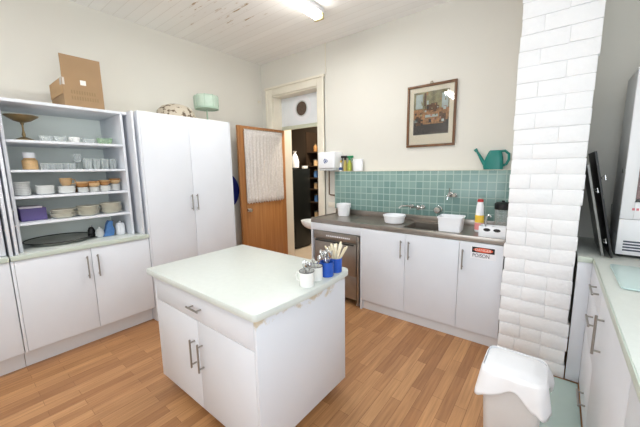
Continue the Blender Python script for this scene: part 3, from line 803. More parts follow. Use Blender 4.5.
# ------------------------------------------------------------------ island
IX0, IX1, IY0, IY1 = 1.598, 2.594, -2.392, -1.684
isl = thing('kitchen_island', 'white kitchen island on castors with a pale green worktop in the middle of the floor', 'island', (2.096, -2.04, 0))
obj('carcass', B().box(IX0+0.017, IX1-0.017, IY0+0.0185, IY1-0.002, 0.10, 0.799), M['lam_in'], isl)
ep = obj('end_panel', B().box(IX1-0.0165, IX1, IY0+0.0005, IY1, 0.10, 0.799, 0.001), M['island_end'], isl); ep['label'] = 'white end panel peeling along its top edge'
obj('end_panel', B().box(IX0, IX0+0.0165, IY0+0.0005, IY1, 0.10, 0.799, 0.001), M['lam'], isl)
obj('back_panel', B().box(IX0+0.017, IX1-0.017, IY1-0.0015, IY1, 0.10, 0.799), M['lam'], isl)
dr = obj('drawer', B().box(IX0+0.018, IX1-0.018, IY0, IY0+0.018, 0.640, 0.797, 0.0015), M['lam'], isl)
obj('handle', bar(B(), (2.062, IY0-0.03, 0.716), (2.142, IY0-0.03, 0.716), (0, 0.03, 0)), M['handle'], dr)
xm = 2.092
for x0, x1, hx in ((IX0+0.018, xm-0.0015, 2.052), (xm+0.0015, IX1-0.018, 2.130)):
    d = obj('door', B().box(x0, x1, IY0, IY0+0.018, 0.102, 0.637, 0.0015), M['lam'], isl)
    obj('handle', bar(B(), (hx, IY0-0.03, 0.375), (hx, IY0-0.03, 0.505), (0, 0.03, 0)), M['handle'], d)
pol = []
def arc(cx, cy, r, a0, a1, n=8): return [(cx+r*math.cos(a0+(a1-a0)*i/n), cy+r*math.sin(a0+(a1-a0)*i/n)) for i in range(n+1)]
wx0, wx1, wy0, wy1 = 1.553, 2.622, -2.420, -1.655
pol += arc(wx0+0.015, wy0+0.015, 0.015, PI, 1.5*PI, 4)
pol += arc(wx1-0.03, wy0+0.03, 0.03, 1.5*PI, 2*PI-0.1, 6)
for i in range(1, 12):
    u = i/12; pol.append((wx1+0.022*math.sin(PI*u), wy0+0.03+(wy1-wy0-0.08)*u))
pol += arc(wx1-0.05, wy1-0.05, 0.05, 0.1, PI/2, 8)
pol += arc(wx0+0.015, wy1-0.015, 0.015, PI/2, PI, 4)
obj('worktop', B().prism(pol, 0.8002, 0.8372, 0.006), M['mint'], isl)
for (x, y) in ((IX0+0.09, IY0+0.1), (IX1-0.09, IY0+0.1), (IX0+0.09, IY1-0.09), (IX1-0.09, IY1-0.09)):
    c = obj('castor', B().box(x-0.02, x+0.02, y-0.03, y+0.03, 0.062, 0.0995, 0.003), M['greymetal'], isl)
    obj('wheel', B().cyl((x-0.015, y, 0.03), (x+0.015, y, 0.03), 0.03, n=18), M['rubber'], c)

# mugs of cutlery on the island
ZI = 0.8385
def mug(loc, m, label, rz, r=0.034, h=0.078, rim=None):
    t = thing('enamel_mug', label, 'mug', loc, rz, 'enamel mugs at the corner of the island')
    obj('body', B().lathe([(r*0.96, 0), (r, 0.003), (r, h), (r-0.002, h+0.001), (r-0.003, h), (r-0.003, 0.004), (0.001, 0.004)], n=24, cap1=False), m, t, True)
    obj('handle', B().tube([(r, 0, h*0.85), (r+0.02, 0, h*0.85), (r+0.027, 0, h*0.6), (r+0.022, 0, h*0.3), (r, 0, h*0.22)], 0.0045, n=8), m, t, True)
    obj('rim', B().lathe([(r+0.0005, h-0.001), (r+0.0015, h+0.001), (r, h+0.003), (r-0.0025, h+0.0015)], n=24, cap0=False, cap1=False), rim or M['darkmetal'], t, True)
    return t
mug((2.584, -2.032, ZI), M['china'], 'white mug of spoons nearest the front of the island worktop', 3.3, 0.040, 0.080)
mug((2.566, -1.932, ZI), M['china'], 'white mug of spoons standing between another white mug and a blue mug', 2.4, 0.037, 0.078)
mug((2.578, -1.846, ZI), M['blueenamel'], 'blue mug full of teaspoons beside the white mugs', 3.4, 0.039, 0.082, M['blueenamel'])
mug((2.578, -1.755, ZI), M['blueenamel'], 'blue mug holding ivory knife handles nearest the dishwasher', 2.3, 0.036, 0.082, M['blueenamel'])
def spoon():
    t = thing('spoon', '', 'spoon')
    obj('spoon_handle', B().tube([(0, 0, 0), (0, 0, 0.06), (0.003, 0, 0.11)], 0.0028, 0.002, n=6), M['chrome'], t, True)
    b = B(); b.lathe([(0.002, -0.020), (0.009, -0.014), (0.0125, 0), (0.010, 0.012), (0.003, 0.02)], n=14, sx=0.35)
    b.xf(Matrix.Translation((0.003, 0, 0.128)))
    obj('spoon_bowl', b, M['chrome'], t, True)
    return t
def knife(m):
    t = thing('table_knife', '', 'knife')
    obj('blade', B().box(-0.0008, 0.0008, -0.006, 0.006, 0, 0.055), M['chrome'], t, True)
    obj('knife_handle', B().lathe([(0.005, 0.0555), (0.0065, 0.07), (0.0075, 0.13), (0.005, 0.138)], n=10, sx=0.75), m, t, True)
    return t
sp = spoon(); kn1 = knife(M['cream_stick']); kn2 = knife(M['stick'])
rnd = random.Random(5)
def fill(proto, c, n, r, tilt, labf, group, z=ZI+0.0055, zs_=1.0, off=0.35):
    for i in range(n):
        a = 2*PI*i/n+rnd.uniform(-0.2, 0.2)
        rr = r*0.55; th = tilt*rnd.uniform(0.75, 1.1)
        c2 = copy_tree(proto)
        c2.location = (c[0]-rr*math.cos(a)*off, c[1]-rr*math.sin(a)*off, z+0.0015)
        ax = Vector((-math.sin(a), math.cos(a), 0))
        c2.rotation_mode = 'QUATERNION'
        q = Matrix.Rotation(th, 4, ax).to_quaternion() @ Matrix.Rotation(a+rnd.uniform(-0.6, 0.6), 4, 'Z').to_quaternion()
        c2.rotation_quaternion = q
        c2.scale = (1, 1, zs_*rnd.uniform(0.94, 1.05))
        c2['label'] = labf; c2['group'] = group
fill(sp, (2.584, -2.032), 8, 0.03, 0.22, 'steel teaspoon standing in the white mug nearest the front of the island', 'teaspoons in the front white mug', zs_=0.85)
fill(sp, (2.566, -1.932), 4, 0.03, 0.24, 'steel teaspoon standing in the white mug between a white and a blue mug', 'teaspoons in the second white mug', zs_=0.85)
fill(sp, (2.578, -1.846), 9, 0.033, 0.27, 'steel teaspoon standing in the blue mug beside the white mugs', 'teaspoons in the blue mug')
fill(kn1, (2.578, -1.755), 5, 0.032, 0.34, 'ivory-handled knife standing in the blue mug nearest the dishwasher', 'ivory-handled knives in the blue mug', zs_=1.22, off=0.95)
fill(kn2, (2.578, -1.755), 9, 0.032, 0.48, 'pale wooden-handled knife in the blue mug nearest the dishwasher', 'wooden-handled knives in the blue mug', zs_=1.24, off=0.95)
used(sp); used(kn1); used(kn2)

# ------------------------------------------------------------------ sink run along the back wall
YB = -0.582
SX0, SX1 = 1.402, 3.312
LED = -0.08
tl = thing('tiled_splashback', 'sea green square-tiled splashback with a ledge along its top', 'splashback', (2.35, -0.04, 0.94))
obj('tile_face', B().box(SX0-0.02, 3.316, LED, -0.002, 0.955, 1.416, 0.0015), M['tiles'], tl)
obj('ledge_cap', B().box(SX0-0.02, 3.316, LED-0.003, -0.002, 1.4162, 1.421, 0.0012), M['trim'], tl)
sb = thing('sink_bench', 'stainless steel sink bench with a raised lip and a sunken bowl', 'sink', (2.36, -0.3, 0.86))
st = B()
bx0, bx1, by0, by1 = 2.46, 2.80, -0.50, -0.16
zt, zb_ = 0.893, 0.856
st.box(SX0, bx0, YB, -0.002, zb_, zt); st.box(bx1, SX1, YB, -0.002, zb_, zt); st.box(bx0, bx1, YB, by0, zb_, zt); st.box(bx0, bx1, by1, -0.002, zb_, zt)
st.box(SX0, SX1, YB-0.004, YB+0.012, zb_-0.002, 0.902, 0.003); st.box(SX0-0.002, SX0+0.012, YB, -0.002, zb_, 0.902, 0.003)
obj('bench_top', st, M['steel'], sb)
obj('upstand', B().box(SX0, SX1, LED-0.010, LED-0.0002, 0.8932, 0.953, 0.002), M['steel'], sb)
bw = B(); t_ = 0.004
bw.box(bx0, bx0+t_, by0, by1, 0.72, zt-0.001); bw.box(bx1-t_, bx1, by0, by1, 0.72, zt-0.001); bw.box(bx0, bx1, by0, by0+t_, 0.72, zt-0.001); bw.box(bx0, bx1, by1-t_, by1, 0.72, zt-0.001); bw.box(bx0, bx1, by0, by1, 0.716, 0.72)
obj('sink_bowl', bw, M['steel'], sb)
gr = B()
for i in range(7): gr.box(1.86, 2.40, -0.46+0.05*i, -0.452+0.05*i, zt, zt+0.003, 0.001)
obj('drainer_rib', gr, M['steel'], sb)

sc_ = thing('sink_cabinet', 'white three-door cabinet under the stainless sink bench', 'cabinet', (2.68, -0.3, 0))
YD = -0.604+0.03
YF = YD-0.018-0.012
obj('carcass', B().box(2.068, 3.30, YF+0.019, -0.1, 0.104, 0.714), M['lam_in'], sc_)
obj('kickboard', B().box(2.068, 3.31, -0.566, -0.55, 0, 0.103), M['kick'], sc_)
obj('end_panel', B().box(2.066, 2.082, YF, -0.1, 0.0, 0.8535, 0.001), M['lam'], sc_)
for x0, x1, hx in ((2.0835, 2.5335, 2.502), (2.5365, 2.9945, 2.577), (2.9975, 3.31, 3.028)):
    d = obj('door', B().box(x0, x1, YF, YF+0.018, 0.105, 0.8525, 0.0015), M['lam'], sc_)
    obj('handle', bar(B(), (hx, YF-0.028, 0.645), (hx, YF-0.028, 0.775), (0, 0.028, 0)), M['handle'], d)
sn = thing('warning_sign', 'white warning sticker with a red oval on the narrow sink cabinet door', 'sign', (3.17, YF-0.001, 0.73))
obj('sign_plate', B().box(3.082, 3.262, YF-0.0017, YF-0.0006, 0.728, 0.828), M['signwhite'], sn)
obj('black_bar', B().box(3.093, 3.251, YF-0.0026, YF-0.0018, 0.778, 0.822), M['black'], sn)
ov = B(); ov.lathe([(0.001, 0), (1, 0), (1, 0.0007), (0.001, 0.0007)], n=36, cap0=False, cap1=False)
ov.xf(Matrix.Translation((3.172, YF-0.0027, 0.80)) @ Matrix.Rotation(PI/2, 4, 'X') @ Matrix.Diagonal((0.068, 0.018, 1, 1)))
obj('red_oval', ov, M['red'], sn)
text_mesh('lettering', 'DANGER', 0.028, M['paleletter'], sn, (3.172, YF-0.0045, 0.80), (PI/2, 0, 0))
text_mesh('lettering', 'POISON', 0.042, M['signtext'], sn, (3.158, YF-0.0027, 0.753), (PI/2, 0, 0), sx=0.8)

dw = thing('dishwasher', 'stainless steel dishwasher under the sink bench near the doorway', 'dishwasher', (1.77, -0.32, 0))
obj('cabinet_body', B().box(1.462, 2.050, -0.575, -0.10, 0.06, 0.772), M['greymetal'], dw)
obj('side_post', B().box(2.026, 2.052, -0.607, -0.578, 0.02, 0.765, 0.002), M['steel'], dw)
obj('control_panel', B().box(1.464, 2.0245, -0.612, -0.578, 0.685, 0.772, 0.002), M['steel'], dw)
dd = obj('door', B().box(1.480, 2.020, -0.618, -0.578, 0.335, 0.680, 0.003), M['steel'], dw)
obj('handle', B().box(1.50, 2.0, -0.632, -0.6185, 0.664, 0.678, 0.003), M['darkmetal'], dd)
obj('lower_panel', B().box(1.480, 2.020, -0.607, -0.578, 0.08, 0.330, 0.003), M['steel'], dw)
for x in (1.50, 2.01): obj('foot', B().lathe([(0.02, 0), (0.02, 0.012), (0.012, 0.02), (0.012, 0.059)], (x, -0.55, 0), 14), M['greyside'], dw)
t = B()
x = 1.64
while x < 1.93: t.box(x, x+0.017, -0.6128, -0.6121, 0.722, 0.738); x += 0.024
obj('printed_lettering', t, M['signwhite'], dw)
br_ = thing('bench_rail', 'white rail and end panel framing the dishwasher under the sink bench', 'cabinet panel', (1.73, -0.55, 0))
obj('rail', B().box(1.438, 2.0655, -0.604, -0.588, 0.778, 0.8535, 0.001), M['lam'], br_)
obj('end_panel', B().box(1.420, 1.4375, -0.604, -0.10, 0.0, 0.8535, 0.001), M['lam'], br_)

# hand basin at the end of the bench
hb = bmesh.new(); nU, nV = 16, 8; G = []
for sgn, sc in ((1, 1.0), (0, 0.9)):
    g = []
    for j in range(nV+1):
        ph = PI/2*j/nV; row = []
        for i in range(nU+1):
            th = PI/2+PI*i/nU
            row.append(hb.verts.new((1.396+0.25*sc*math.cos(ph)**0.6*math.cos(th), -0.43+0.15*sc*math.cos(ph)**0.6*math.sin(th), 0.838-0.10*(sc-0.06*(1-sgn))*math.sin(ph))))
        g.append(row)
    G.append(g)
for g in G:
    for j in range(nV):
        for i in range(nU):
            hb.faces.new((g[j][i], g[j][i+1], g[j+1][i+1], g[j+1][i]))
for i in range(nU): hb.faces.new((G[0][0][i], G[0][0][i+1], G[1][0][i+1], G[1][0][i]))
bmesh.ops.remove_doubles(hb, verts=hb.verts, dist=1e-4)
tag(obj('hand_basin', hb, M['china']), 'small white hand basin fixed to the end of the sink bench by the doorway', 'basin')

# things on the bench
zs = zt+0.001
tb = thing('round_tub', 'round white plastic tub under the towel dispenser on the sink bench', 'tub', (1.60, -0.205, zs))
tb.scale = (0.97, 0.97, 1.12)
obj('body', B().lathe([(0.066, 0), (0.07, 0.004), (0.08, 0.09), (0.077, 0.09), (0.066, 0.006), (0.001, 0.006)], n=28, cap1=False), M['plastic'], tb, True)
obj('rim_band', B().lathe([(0.0805, 0.09), (0.089, 0.092), (0.09, 0.128), (0.087, 0.130), (0.084, 0.126), (0.08, 0.094), (0.0805, 0.09)], n=28, cap0=False, cap1=False), M['plastic'], tb, True)
wb = B().lathe([(0.088, 0), (0.096, 0.006), (0.106, 0.064), (0.113, 0.067), (0.113, 0.08), (0.105, 0.082), (0.09, 0.012), (0.001, 0.008)], n=32, cap1=False)
o = obj('round_basin', wb, M['plastic'], None, True); o.location = (2.305, -0.335, zs+0.004); tag(o, 'low round white plastic bowl beside the sink bowl', 'bowl')
ct = thing('square_tub', 'square white plastic tub next to the sink bowl', 'tub', (2.872, -0.40, zs), 0.06)
ct.scale = (0.90, 0.95, 1.05)
b = B(); a_ = rrect(-0.098, 0.098, -0.09, 0.09, 0.018, 4); c_ = rrect(-0.108, 0.108, -0.10, 0.10, 0.02, 4); i0 = rrect(-0.095, 0.095, -0.087, 0.087, 0.016, 4); i1 = rrect(-0.105, 0.105, -0.097, 0.097, 0.018, 4)
def loft(b, loops, cap0=True, cap1=True):
    R = [[b.bm.verts.new((x, y, z)) for x, y in pts] for pts, z in loops]
    n = len(R[0])
    for u, v in zip(R, R[1:]):
        for i in range(n): b.bm.faces.new((u[i], u[(i+1) % n], v[(i+1) % n], v[i]))
    if cap0: b.bm.faces.new(list(reversed(R[0])))
    if cap1: b.bm.faces.new(R[-1])
    return b
loft(b, [(a_, 0), (c_, 0.118), (i1, 0.118), (i0, 0.006)])
obj('body', b, M['plastic'], ct, True)
b = B(); e0 = rrect(-0.1085, 0.1085, -0.1005, 0.1005, 0.02, 4); e1 = rrect(-0.114, 0.114, -0.106, 0.106, 0.022, 4)
loft(b, [(e0, 0.110), (e1, 0.110), (e1, 0.121), (e0, 0.121), (e0, 0.110)], False, False)
obj('rim', b, M['plastic'], ct, True)
sd = thing('detergent_bottle', 'white bottle with a red cap and a yellow label on the sink bench', 'bottle', (3.083, -0.33, zs))
obj('bottle_body', B().lathe([(0.034, 0), (0.037, 0.006), (0.037, 0.05), (0.033, 0.14), (0.03, 0.17), (0.024, 0.185), (0.023, 0.195)], n=22), M['plastic'], sd, True)
obj('cap', B().lathe([(0.025, 0.1955), (0.025, 0.21), (0.012, 0.214)], n=18), M['redcap'], sd, True)
obj('label_upper', B().lathe([(0.0375, 0.062), (0.0367, 0.11)], n=22, cap0=False, cap1=False), M['yellow'], sd, True)
obj('label_lower', B().lathe([(0.0378, 0.015), (0.0376, 0.060)], n=22, cap0=False, cap1=False), M['pink'], sd, True)
sd.scale = (0.95, 0.95, 1.32)
cd = thing('cutlery_caddy', 'white plastic cutlery caddy with two dark finger holes beside the pillar', 'caddy', (3.215, -0.485, zs))
b = B()
cx0, cx1, cy0, cy1 = 3.118, 3.306, -0.535, -0.425
b.box(cx0, cx1, cy0, cy0+0.004, zs, zs+0.085, 0.0015); b.box(cx0, cx1, cy1-0.004, cy1, zs, zs+0.085, 0.0015); b.box(cx0, cx0+0.004, cy0+0.004, cy1-0.004, zs, zs+0.085); b.box(cx1-0.004, cx1, cy0+0.004, cy1-0.004, zs, zs+0.085); b.box(cx0+0.004, cx1-0.004, cy0+0.004, cy1-0.004, zs, zs+0.004)
b.box(cx0+0.086, cx0+0.09, cy0+0.004, cy1-0.004, zs+0.004, zs+0.08)
obj('body', b, M['plastic'], cd)
for x in (cx0+0.058, cx0+0.128):
    b = B(); b.lathe([(0.001, 0), (1, 0), (1, 0.001), (0.001, 0.001)], n=24, cap0=False, cap1=False)
    b.xf(Matrix.Translation((x, cy0-0.0002, zs+0.06)) @ Matrix.Rotation(PI/2, 4, 'X') @ Matrix.Diagonal((0.025, 0.013, 1, 1)))
    obj('finger_hole', b, M['black'], cd)
jg = thing('glass_jug', 'clear glass jug with a black lid behind the cutlery caddy', 'jug', (3.238, -0.22, zs))
obj('jug_body', B().lathe([(0.05, 0), (0.053, 0.005), (0.057, 0.15), (0.054, 0.15), (0.049, 0.008), (0.001, 0.008)], n=24, cap1=False), M['clear'], jg, True)
obj('lid', B().lathe([(0.062, 0.151), (0.064, 0.158), (0.064, 0.19), (0.05, 0.198), (0.012, 0.20), (0.012, 0.21)], n=24), M['dark'], jg, True)
jg.scale = (1, 1, 1.27)
hm = B(); hm.tube([(0, 0, 0), (0, 0, 0.12), (0.004, 0, 0.15), (0.02, 0, 0.165), (0.036, 0, 0.15)], 0.007, 0.006, n=8)
o = obj('steel_ladle', hm, M['chrome'], None, True); o.location = (3.155, -0.47, zs+0.0055); tag(o, 'steel ladle hooked upright in the cutlery caddy', 'ladle')

# taps on the splashback
def rosette(b, x, z, r=0.024, y=LED-0.004):
    q = B(); q.lathe([(r, 0), (r, 0.006), (r*0.5, 0.016), (r*0.42, 0.03)], n=18); q.xf(Matrix.Translation((x, y, z)) @ Matrix.Rotation(PI/2, 4, 'X'))
    me = bpy.data.meshes.new('tmp'); q.bm.to_mesh(me); q.bm.free(); b.bm.from_mesh(me); bpy.data.meshes.remove(me); return b
mt = thing('mixer_tap', 'chrome sink tap with a long swivel spout on the green tiles', 'tap', (2.45, LED-0.004, 1.04))
obj('spout', rosette(B(), 2.455, 1.035).tube([(2.455, -0.11, 1.035), (2.44, -0.15, 1.05), (2.39, -0.2, 1.062), (2.33, -0.235, 1.058), (2.312, -0.24, 1.035)], 0.009, n=10), M['chrome'], mt)
for x in (2.395, 2.51):
    b = rosette(B(), x, 1.045, 0.02)
    b.cyl((x, -0.11, 1.045), (x, -0.135, 1.045), 0.012)
    b.cyl((x-0.028, -0.135, 1.045), (x+0.028, -0.135, 1.045), 0.006); b.cyl((x, -0.135, 1.017), (x, -0.135, 1.073), 0.006)
    obj('tap_handle', b, M['chrome'], mt)
kb = B(); kb.lathe([(0.034, 0), (0.036, 0.01), (0.022, 0.02), (0.022, 0.03), (0.036, 0.04), (0.036, 0.06), (0.028, 0.072), (0.004, 0.074)], n=24)
kb.xf(Matrix.Translation((2.668, LED-0.004, 1.03)) @ Matrix.Rotation(PI/2, 4, 'X'))
tag(obj('chrome_valve', kb, M['chrome']), 'round chrome valve knob on the tiles behind the square white tub', 'tap')
ut = thing('wall_tap', 'chrome tap with a lever high on the green tiles beside the round valve', 'tap', (2.78, LED-0.004, 1.16))
UZ = 0.045
obj('tap_body', rosette(B(), 2.772, 1.14+UZ, 0.026).tube([(2.772, -0.11, 1.14+UZ), (2.772, -0.14, 1.14+UZ), (2.766, -0.155, 1.125+UZ), (2.76, -0.158, 1.09+UZ)], 0.011, n=10), M['chrome'], ut)
obj('lever', B().tube([(2.772, -0.125, 1.152+UZ), (2.774, -0.13, 1.185+UZ), (2.778, -0.14, 1.205+UZ)], 0.007, 0.005, n=8), M['chrome'], ut)
obj('side_valve', rosette(B(), 2.815, 1.135+UZ, 0.02).cyl((2.815, -0.11, 1.135+UZ), (2.815, -0.13, 1.135+UZ), 0.016), M['chrome'], ut)

# on the splashback ledge
zl = 1.4222
a = thing('yellow_cap_bottle', 'little white bottle with a yellow cap and blue label on the tile ledge', 'bottle', (1.452, -0.055, zl))
obj('body', B().lathe([(0.022, 0), (0.025, 0.004), (0.025, 0.085), (0.014, 0.1), (0.014, 0.104)], n=18), M['plastic'], a, True)
obj('paper_label', B().lathe([(0.0255, 0.012), (0.0255, 0.045)], n=18, cap0=False, cap1=False), M['bluelabel'], a, True)
obj('cap', B().lathe([(0.02, 0.1045), (0.02, 0.128), (0.012, 0.132)], n=18), M['yellow'], a, True)
def spray(x, y, bm_, hm_, label, s=1.0, r=0.025):
    t = thing('spray_bottle', label, 'spray bottle', (x, y, zl))
    obj('body', B().lathe([(r*0.95, 0), (r, 0.004), (r, 0.085*s), (0.014, 0.115*s), (0.012, 0.13*s)], n=18), bm_, t, True)
    h = B(); h.cyl((0, 0, 0.1305*s), (0, 0, 0.155*s), 0.014, n=12); h.box(-0.055, 0.028, -0.011, 0.011, 0.155*s, 0.182*s, 0.006); h.tube([(-0.03, 0, 0.16*s), (-0.042, 0, 0.14*s), (-0.04, 0, 0.12*s)], 0.005, n=8)
    obj('trigger_head', h, hm_, t, True)
    return t
s1 = spray(1.512, -0.036, mat('amber_liquid_bottle', (188, 168, 88), 0.3), M['dark'], 'amber spray bottle with a black trigger on the tile ledge', 1.02, 0.021)
s2 = spray(1.580, -0.045, M['olive'], M['greenspray'], 'yellow-green spray bottle with a green trigger on the tile ledge', 1.0, 0.028)
s1.rotation_euler = (0, 0, 0.15); s2.rotation_euler = (0, 0, PI-0.1)
wc = thing('white_canister', 'white plastic canister beside the spray bottles on the tile ledge', 'canister', (1.70, -0.045, zl))
obj('body', B().lathe([(0.06, 0), (0.063, 0.004), (0.066, 0.115), (0.064, 0.118)], n=26, sy=0.52), M['plastic'], wc, True)
obj('lid', B().lathe([(0.069, 0.1185), (0.069, 0.136), (0.062, 0.139)], n=26, sy=0.52), M['plastic'], wc, True)
wt = thing('watering_can', 'teal green plastic watering can on the tile ledge by the pillar', 'watering can', (3.117, -0.042, zl))
wt.scale = (1, 1, 1.03)
b = B()
bo = [(rrect(-0.075, 0.075, -0.036, 0.036, 0.025, 5), 0), (rrect(-0.083, 0.080, -0.037, 0.037, 0.03, 5), 0.03), (rrect(-0.066, 0.074, -0.036, 0.036, 0.03, 5), 0.10), (rrect(-0.045, 0.062, -0.034, 0.034, 0.028, 5), 0.15), (rrect(-0.035, 0.05, -0.028, 0.028, 0.024, 5), 0.165)]
loft(b, bo)
obj('body', b, M['teal'], wt, True)
obj('spout', B().tube([(-0.07, 0, 0.045), (-0.095, 0, 0.085), (-0.12, 0, 0.13), (-0.142, 0, 0.165)], 0.018, 0.009, n=12), M['teal'], wt, True)
obj('spout_tip', B().tube([(-0.142, 0, 0.162), (-0.156, 0, 0.182)], 0.013, 0.016, n=12), M['teal'], wt, True)
obj('handle', B().tube([(0.045, 0, 0.155), (0.085, 0, 0.158), (0.115, 0, 0.13), (0.118, 0, 0.085), (0.10, 0, 0.045), (0.07, 0, 0.03)], 0.011, n=10), M['teal'], wt, True)

# paper towel dispenser and pipe
pdp = thing('towel_dispenser', 'white rounded paper towel dispenser with a blue emblem beside the doorway', 'dispenser', (1.335, -0.1, 1.44))
b = B(); b.prism(rrect(1.208, 1.462, -0.205, -0.004, 0.03, 6), 1.455, 1.655, 0.02)
obj('cover', b, M['plastic'], pdp)
b = B(); b.prism(rrect(1.218, 1.452, -0.19, -0.006, 0.025, 6), 1.43, 1.454, 0.004)
obj('towel_slot', b, M['greyside'], pdp)
eb = B()
for i in range(9):
    a = 2*PI*i/9
    eb.cyl((1.335+0.026*math.cos(a), -0.2058, 1.545+0.022*math.sin(a)), (1.335+0.026*math.cos(a), -0.2068, 1.545+0.022*math.sin(a)), 0.0055 if i % 3 else 0.009, n=10)
eb.cyl((1.335, -0.2058, 1.545), (1.335, -0.2068, 1.545), 0.012, n=14)
obj('emblem', eb, M['emblem'], pdp)
tag(obj('water_pipe', B().tube([(1.245, -0.012, 1.428), (1.245, -0.012, 1.15), (1.245, -0.012, 1.125), (1.27, -0.012, 1.115), (1.378, -0.012, 1.112)], 0.008, n=8), M['pipe']), 'thin brown pipe bent below the towel dispenser', 'pipe')
tag(obj('wall_switch', B().box(1.225, 1.345, -0.012, -0.001, 0.955, 1.02, 0.003), M['trim']), 'cream switch plate on the wall below the brown pipe', 'switch')
tag(obj('cable_conduit', B().cyl((1.205, -0.008, 2.63), (1.205, -0.008, H-0.001), 0.007), M['trim']), 'cream cable conduit running from the door surround up to the ceiling', 'conduit')

# framed picture
fx0, fx1, fz0, fz1 = 2.282, 2.770, 1.661, 2.276
pc = thing('framed_picture', 'wood framed print of an interior hanging above the green tiles', 'picture', (2.526, -0.01, fz0))
f = B(); w_ = 0.024
f.box(fx0, fx1, -0.024, -0.002, fz0, fz0+w_, 0.004); f.box(fx0, fx1, -0.024, -0.002, fz1-w_, fz1, 0.004); f.box(fx0, fx0+w_, -0.024, -0.002, fz0+w_, fz1-w_, 0.004); f.box(fx1-w_, fx1, -0.024, -0.002, fz0+w_, fz1-w_, 0.004)
obj('wood_frame', f, M['framewood'], pc)
obj('mat_board', B().box(fx0+w_, fx1-w_, -0.008, -0.003, fz0+w_, fz1-w_), M['matboard'], pc)
px0, px1, pz0, pz1 = 2.350, 2.702, 1.785, 2.205
pr_ = obj('print', B().box(px0, px1, -0.0092, -0.0082, pz0, pz1), M['art_wall'], pc)
def patch(name, m, x0, x1, z0, z1, lay=1): obj(name, B().box(px0+(px1-px0)*x0, px0+(px1-px0)*x1, -0.0092-0.0004*lay, -0.0092-0.0004*(lay-1)-0.00005, pz0+(pz1-pz0)*z0, pz0+(pz1-pz0)*z1), M[m], pr_)
patch('printed_floor', 'art_dark', 0, 1, 0, 0.36); patch('printed_crowd', 'art_mid', 0, 1, 0.36, 0.60); patch('printed_table', 'art_mid', 0.28, 0.85, 0.24, 0.36, 2)
patch('printed_window', 'art_light', 0.06, 0.26, 0.62, 0.95); patch('printed_window', 'art_light', 0.80, 0.97, 0.58, 0.92); patch('printed_mantel', 'art_brown', 0.38, 0.68, 0.56, 0.72, 2); patch('printed_wall', 'art_brown', 0.30, 0.36, 0.6, 0.97)
patch('printed_cloth', 'art_light', 0.34, 0.7, 0.40, 0.46, 2); patch('printed_chair', 'art_brown', 0.08, 0.22, 0.22, 0.44, 3); patch('printed_chair', 'art_brown', 0.74, 0.92, 0.26, 0.5, 3)
rp_ = random.Random(4)
for i in range(34):
    a = rp_.uniform(0, 0.92); c = rp_.uniform(0.24, 0.62); q = rp_.uniform(0.03, 0.09)
    patch('printed_detail', ['art_mid', 'art_brown', 'art_light', 'art_wall', 'art_dark', 'art_pink'][i % 6], a, a+q, c, c+q*0.9, 4+i % 5)
for i in range(10):
    a = rp_.uniform(0, 0.9); c = rp_.uniform(0.62, 0.92); q = rp_.uniform(0.04, 0.1)
    patch('printed_detail', ['art_wall', 'art_light', 'art_mid'][i % 3], a, a+q*0.6, c, min(1, c+q), 4+i % 5)
obj('glass_pane', B().box(fx0+w_, fx1-w_, -0.0135, -0.0125, fz0+w_, fz1-w_), M['pane'], pc)
obj('hanging_loop', B().tube([(2.515, -0.012, fz1), (2.52, -0.012, fz1+0.02), (2.535, -0.012, fz1+0.02), (2.54, -0.012, fz1)], 0.004, n=6), M['bronze'], pc)

# ------------------------------------------------------------------ bench along the right wall
RX = 3.80; RY1 = -0.70
rb = thing('drawer_cabinet', 'white cabinet with three small drawers next to the brick pillar', 'cabinet', (4.1, -0.97, 0))
def rh(b, y0, y1, z): return bar(b, (RX-0.028, y0, z), (RX-0.028, y1, z), (0.028, 0, 0))
obj('carcass', B().box(RX+0.019, XR-0.003, -1.235, RY1+0.017, 0.03, 0.839), M['lam_in'], rb)
obj('filler_panel', B().box(3.730, RX+0.0, RY1, RY1+0.016, 0.012, 0.839, 0.001), M['lam'], rb)
for z0, z1, hz in ((0.70, 0.835, 0.79), (0.42, 0.697, 0.615), (0.035, 0.417, 0.15)):
    d = obj('drawer', B().box(RX, RX+0.018, -1.234, RY1-0.002, z0, z1, 0.0015), M['lam'], rb)
    obj('handle', rh(B(), -1.15, -1.03, hz), M['handle'], d)
def right_base(y0, y1, label, ys):
    t = thing('bench_cabinet', label, 'cabinet', (4.1, (y0+y1)/2, 0))
    obj('carcass', B().box(RX+0.019, XR-0.003, y0+0.001, y1-0.001, 0.03, 0.839), M['lam_in'], t)
    for a, b_, hy in ys:
        d = obj('door', B().box(RX, RX+0.018, a, b_, 0.035, 0.835, 0.0015), M['lam'], t)
        obj('handle', bar(B(), (RX-0.028, hy, 0.61), (RX-0.028, hy, 0.76), (0.028, 0, 0)), M['handle'], d)
right_base(-2.005, -1.237, 'white cabinet with one long-handled door beside the three drawers', [(-2.003, -1.239, -1.42)])
right_base(-2.78, -2.007, 'white cabinet at the near end of the bench run', [(-2.778, -2.009, -2.70)])
wt_ = thing('bench_worktop', 'pale green worktop running from beside the brick pillar along the bench cabinets', 'worktop', (4.1, -1.4, 0.84))
b = B(); b.prism([(RX+0.004, -2.78), (XR-0.003, -2.78), (XR-0.003, -0.003), (3.727, -0.003), (3.727, -0.705), (RX+0.004, -0.705)], 0.8402, 0.874, 0.0015)
obj('slab', b, M['mint'], wt_)
obj('front_edge', B().box(RX-0.0015, RX+0.0035, -2.78, -0.705, 0.8402, 0.874, 0.0015), M['mint_edge'], wt_)
obj('front_edge', B().box(3.727, RX-0.002, -0.7105, -0.7055, 0.8402, 0.874, 0.001), M['mint_edge'], wt_)
zr = 0.8752
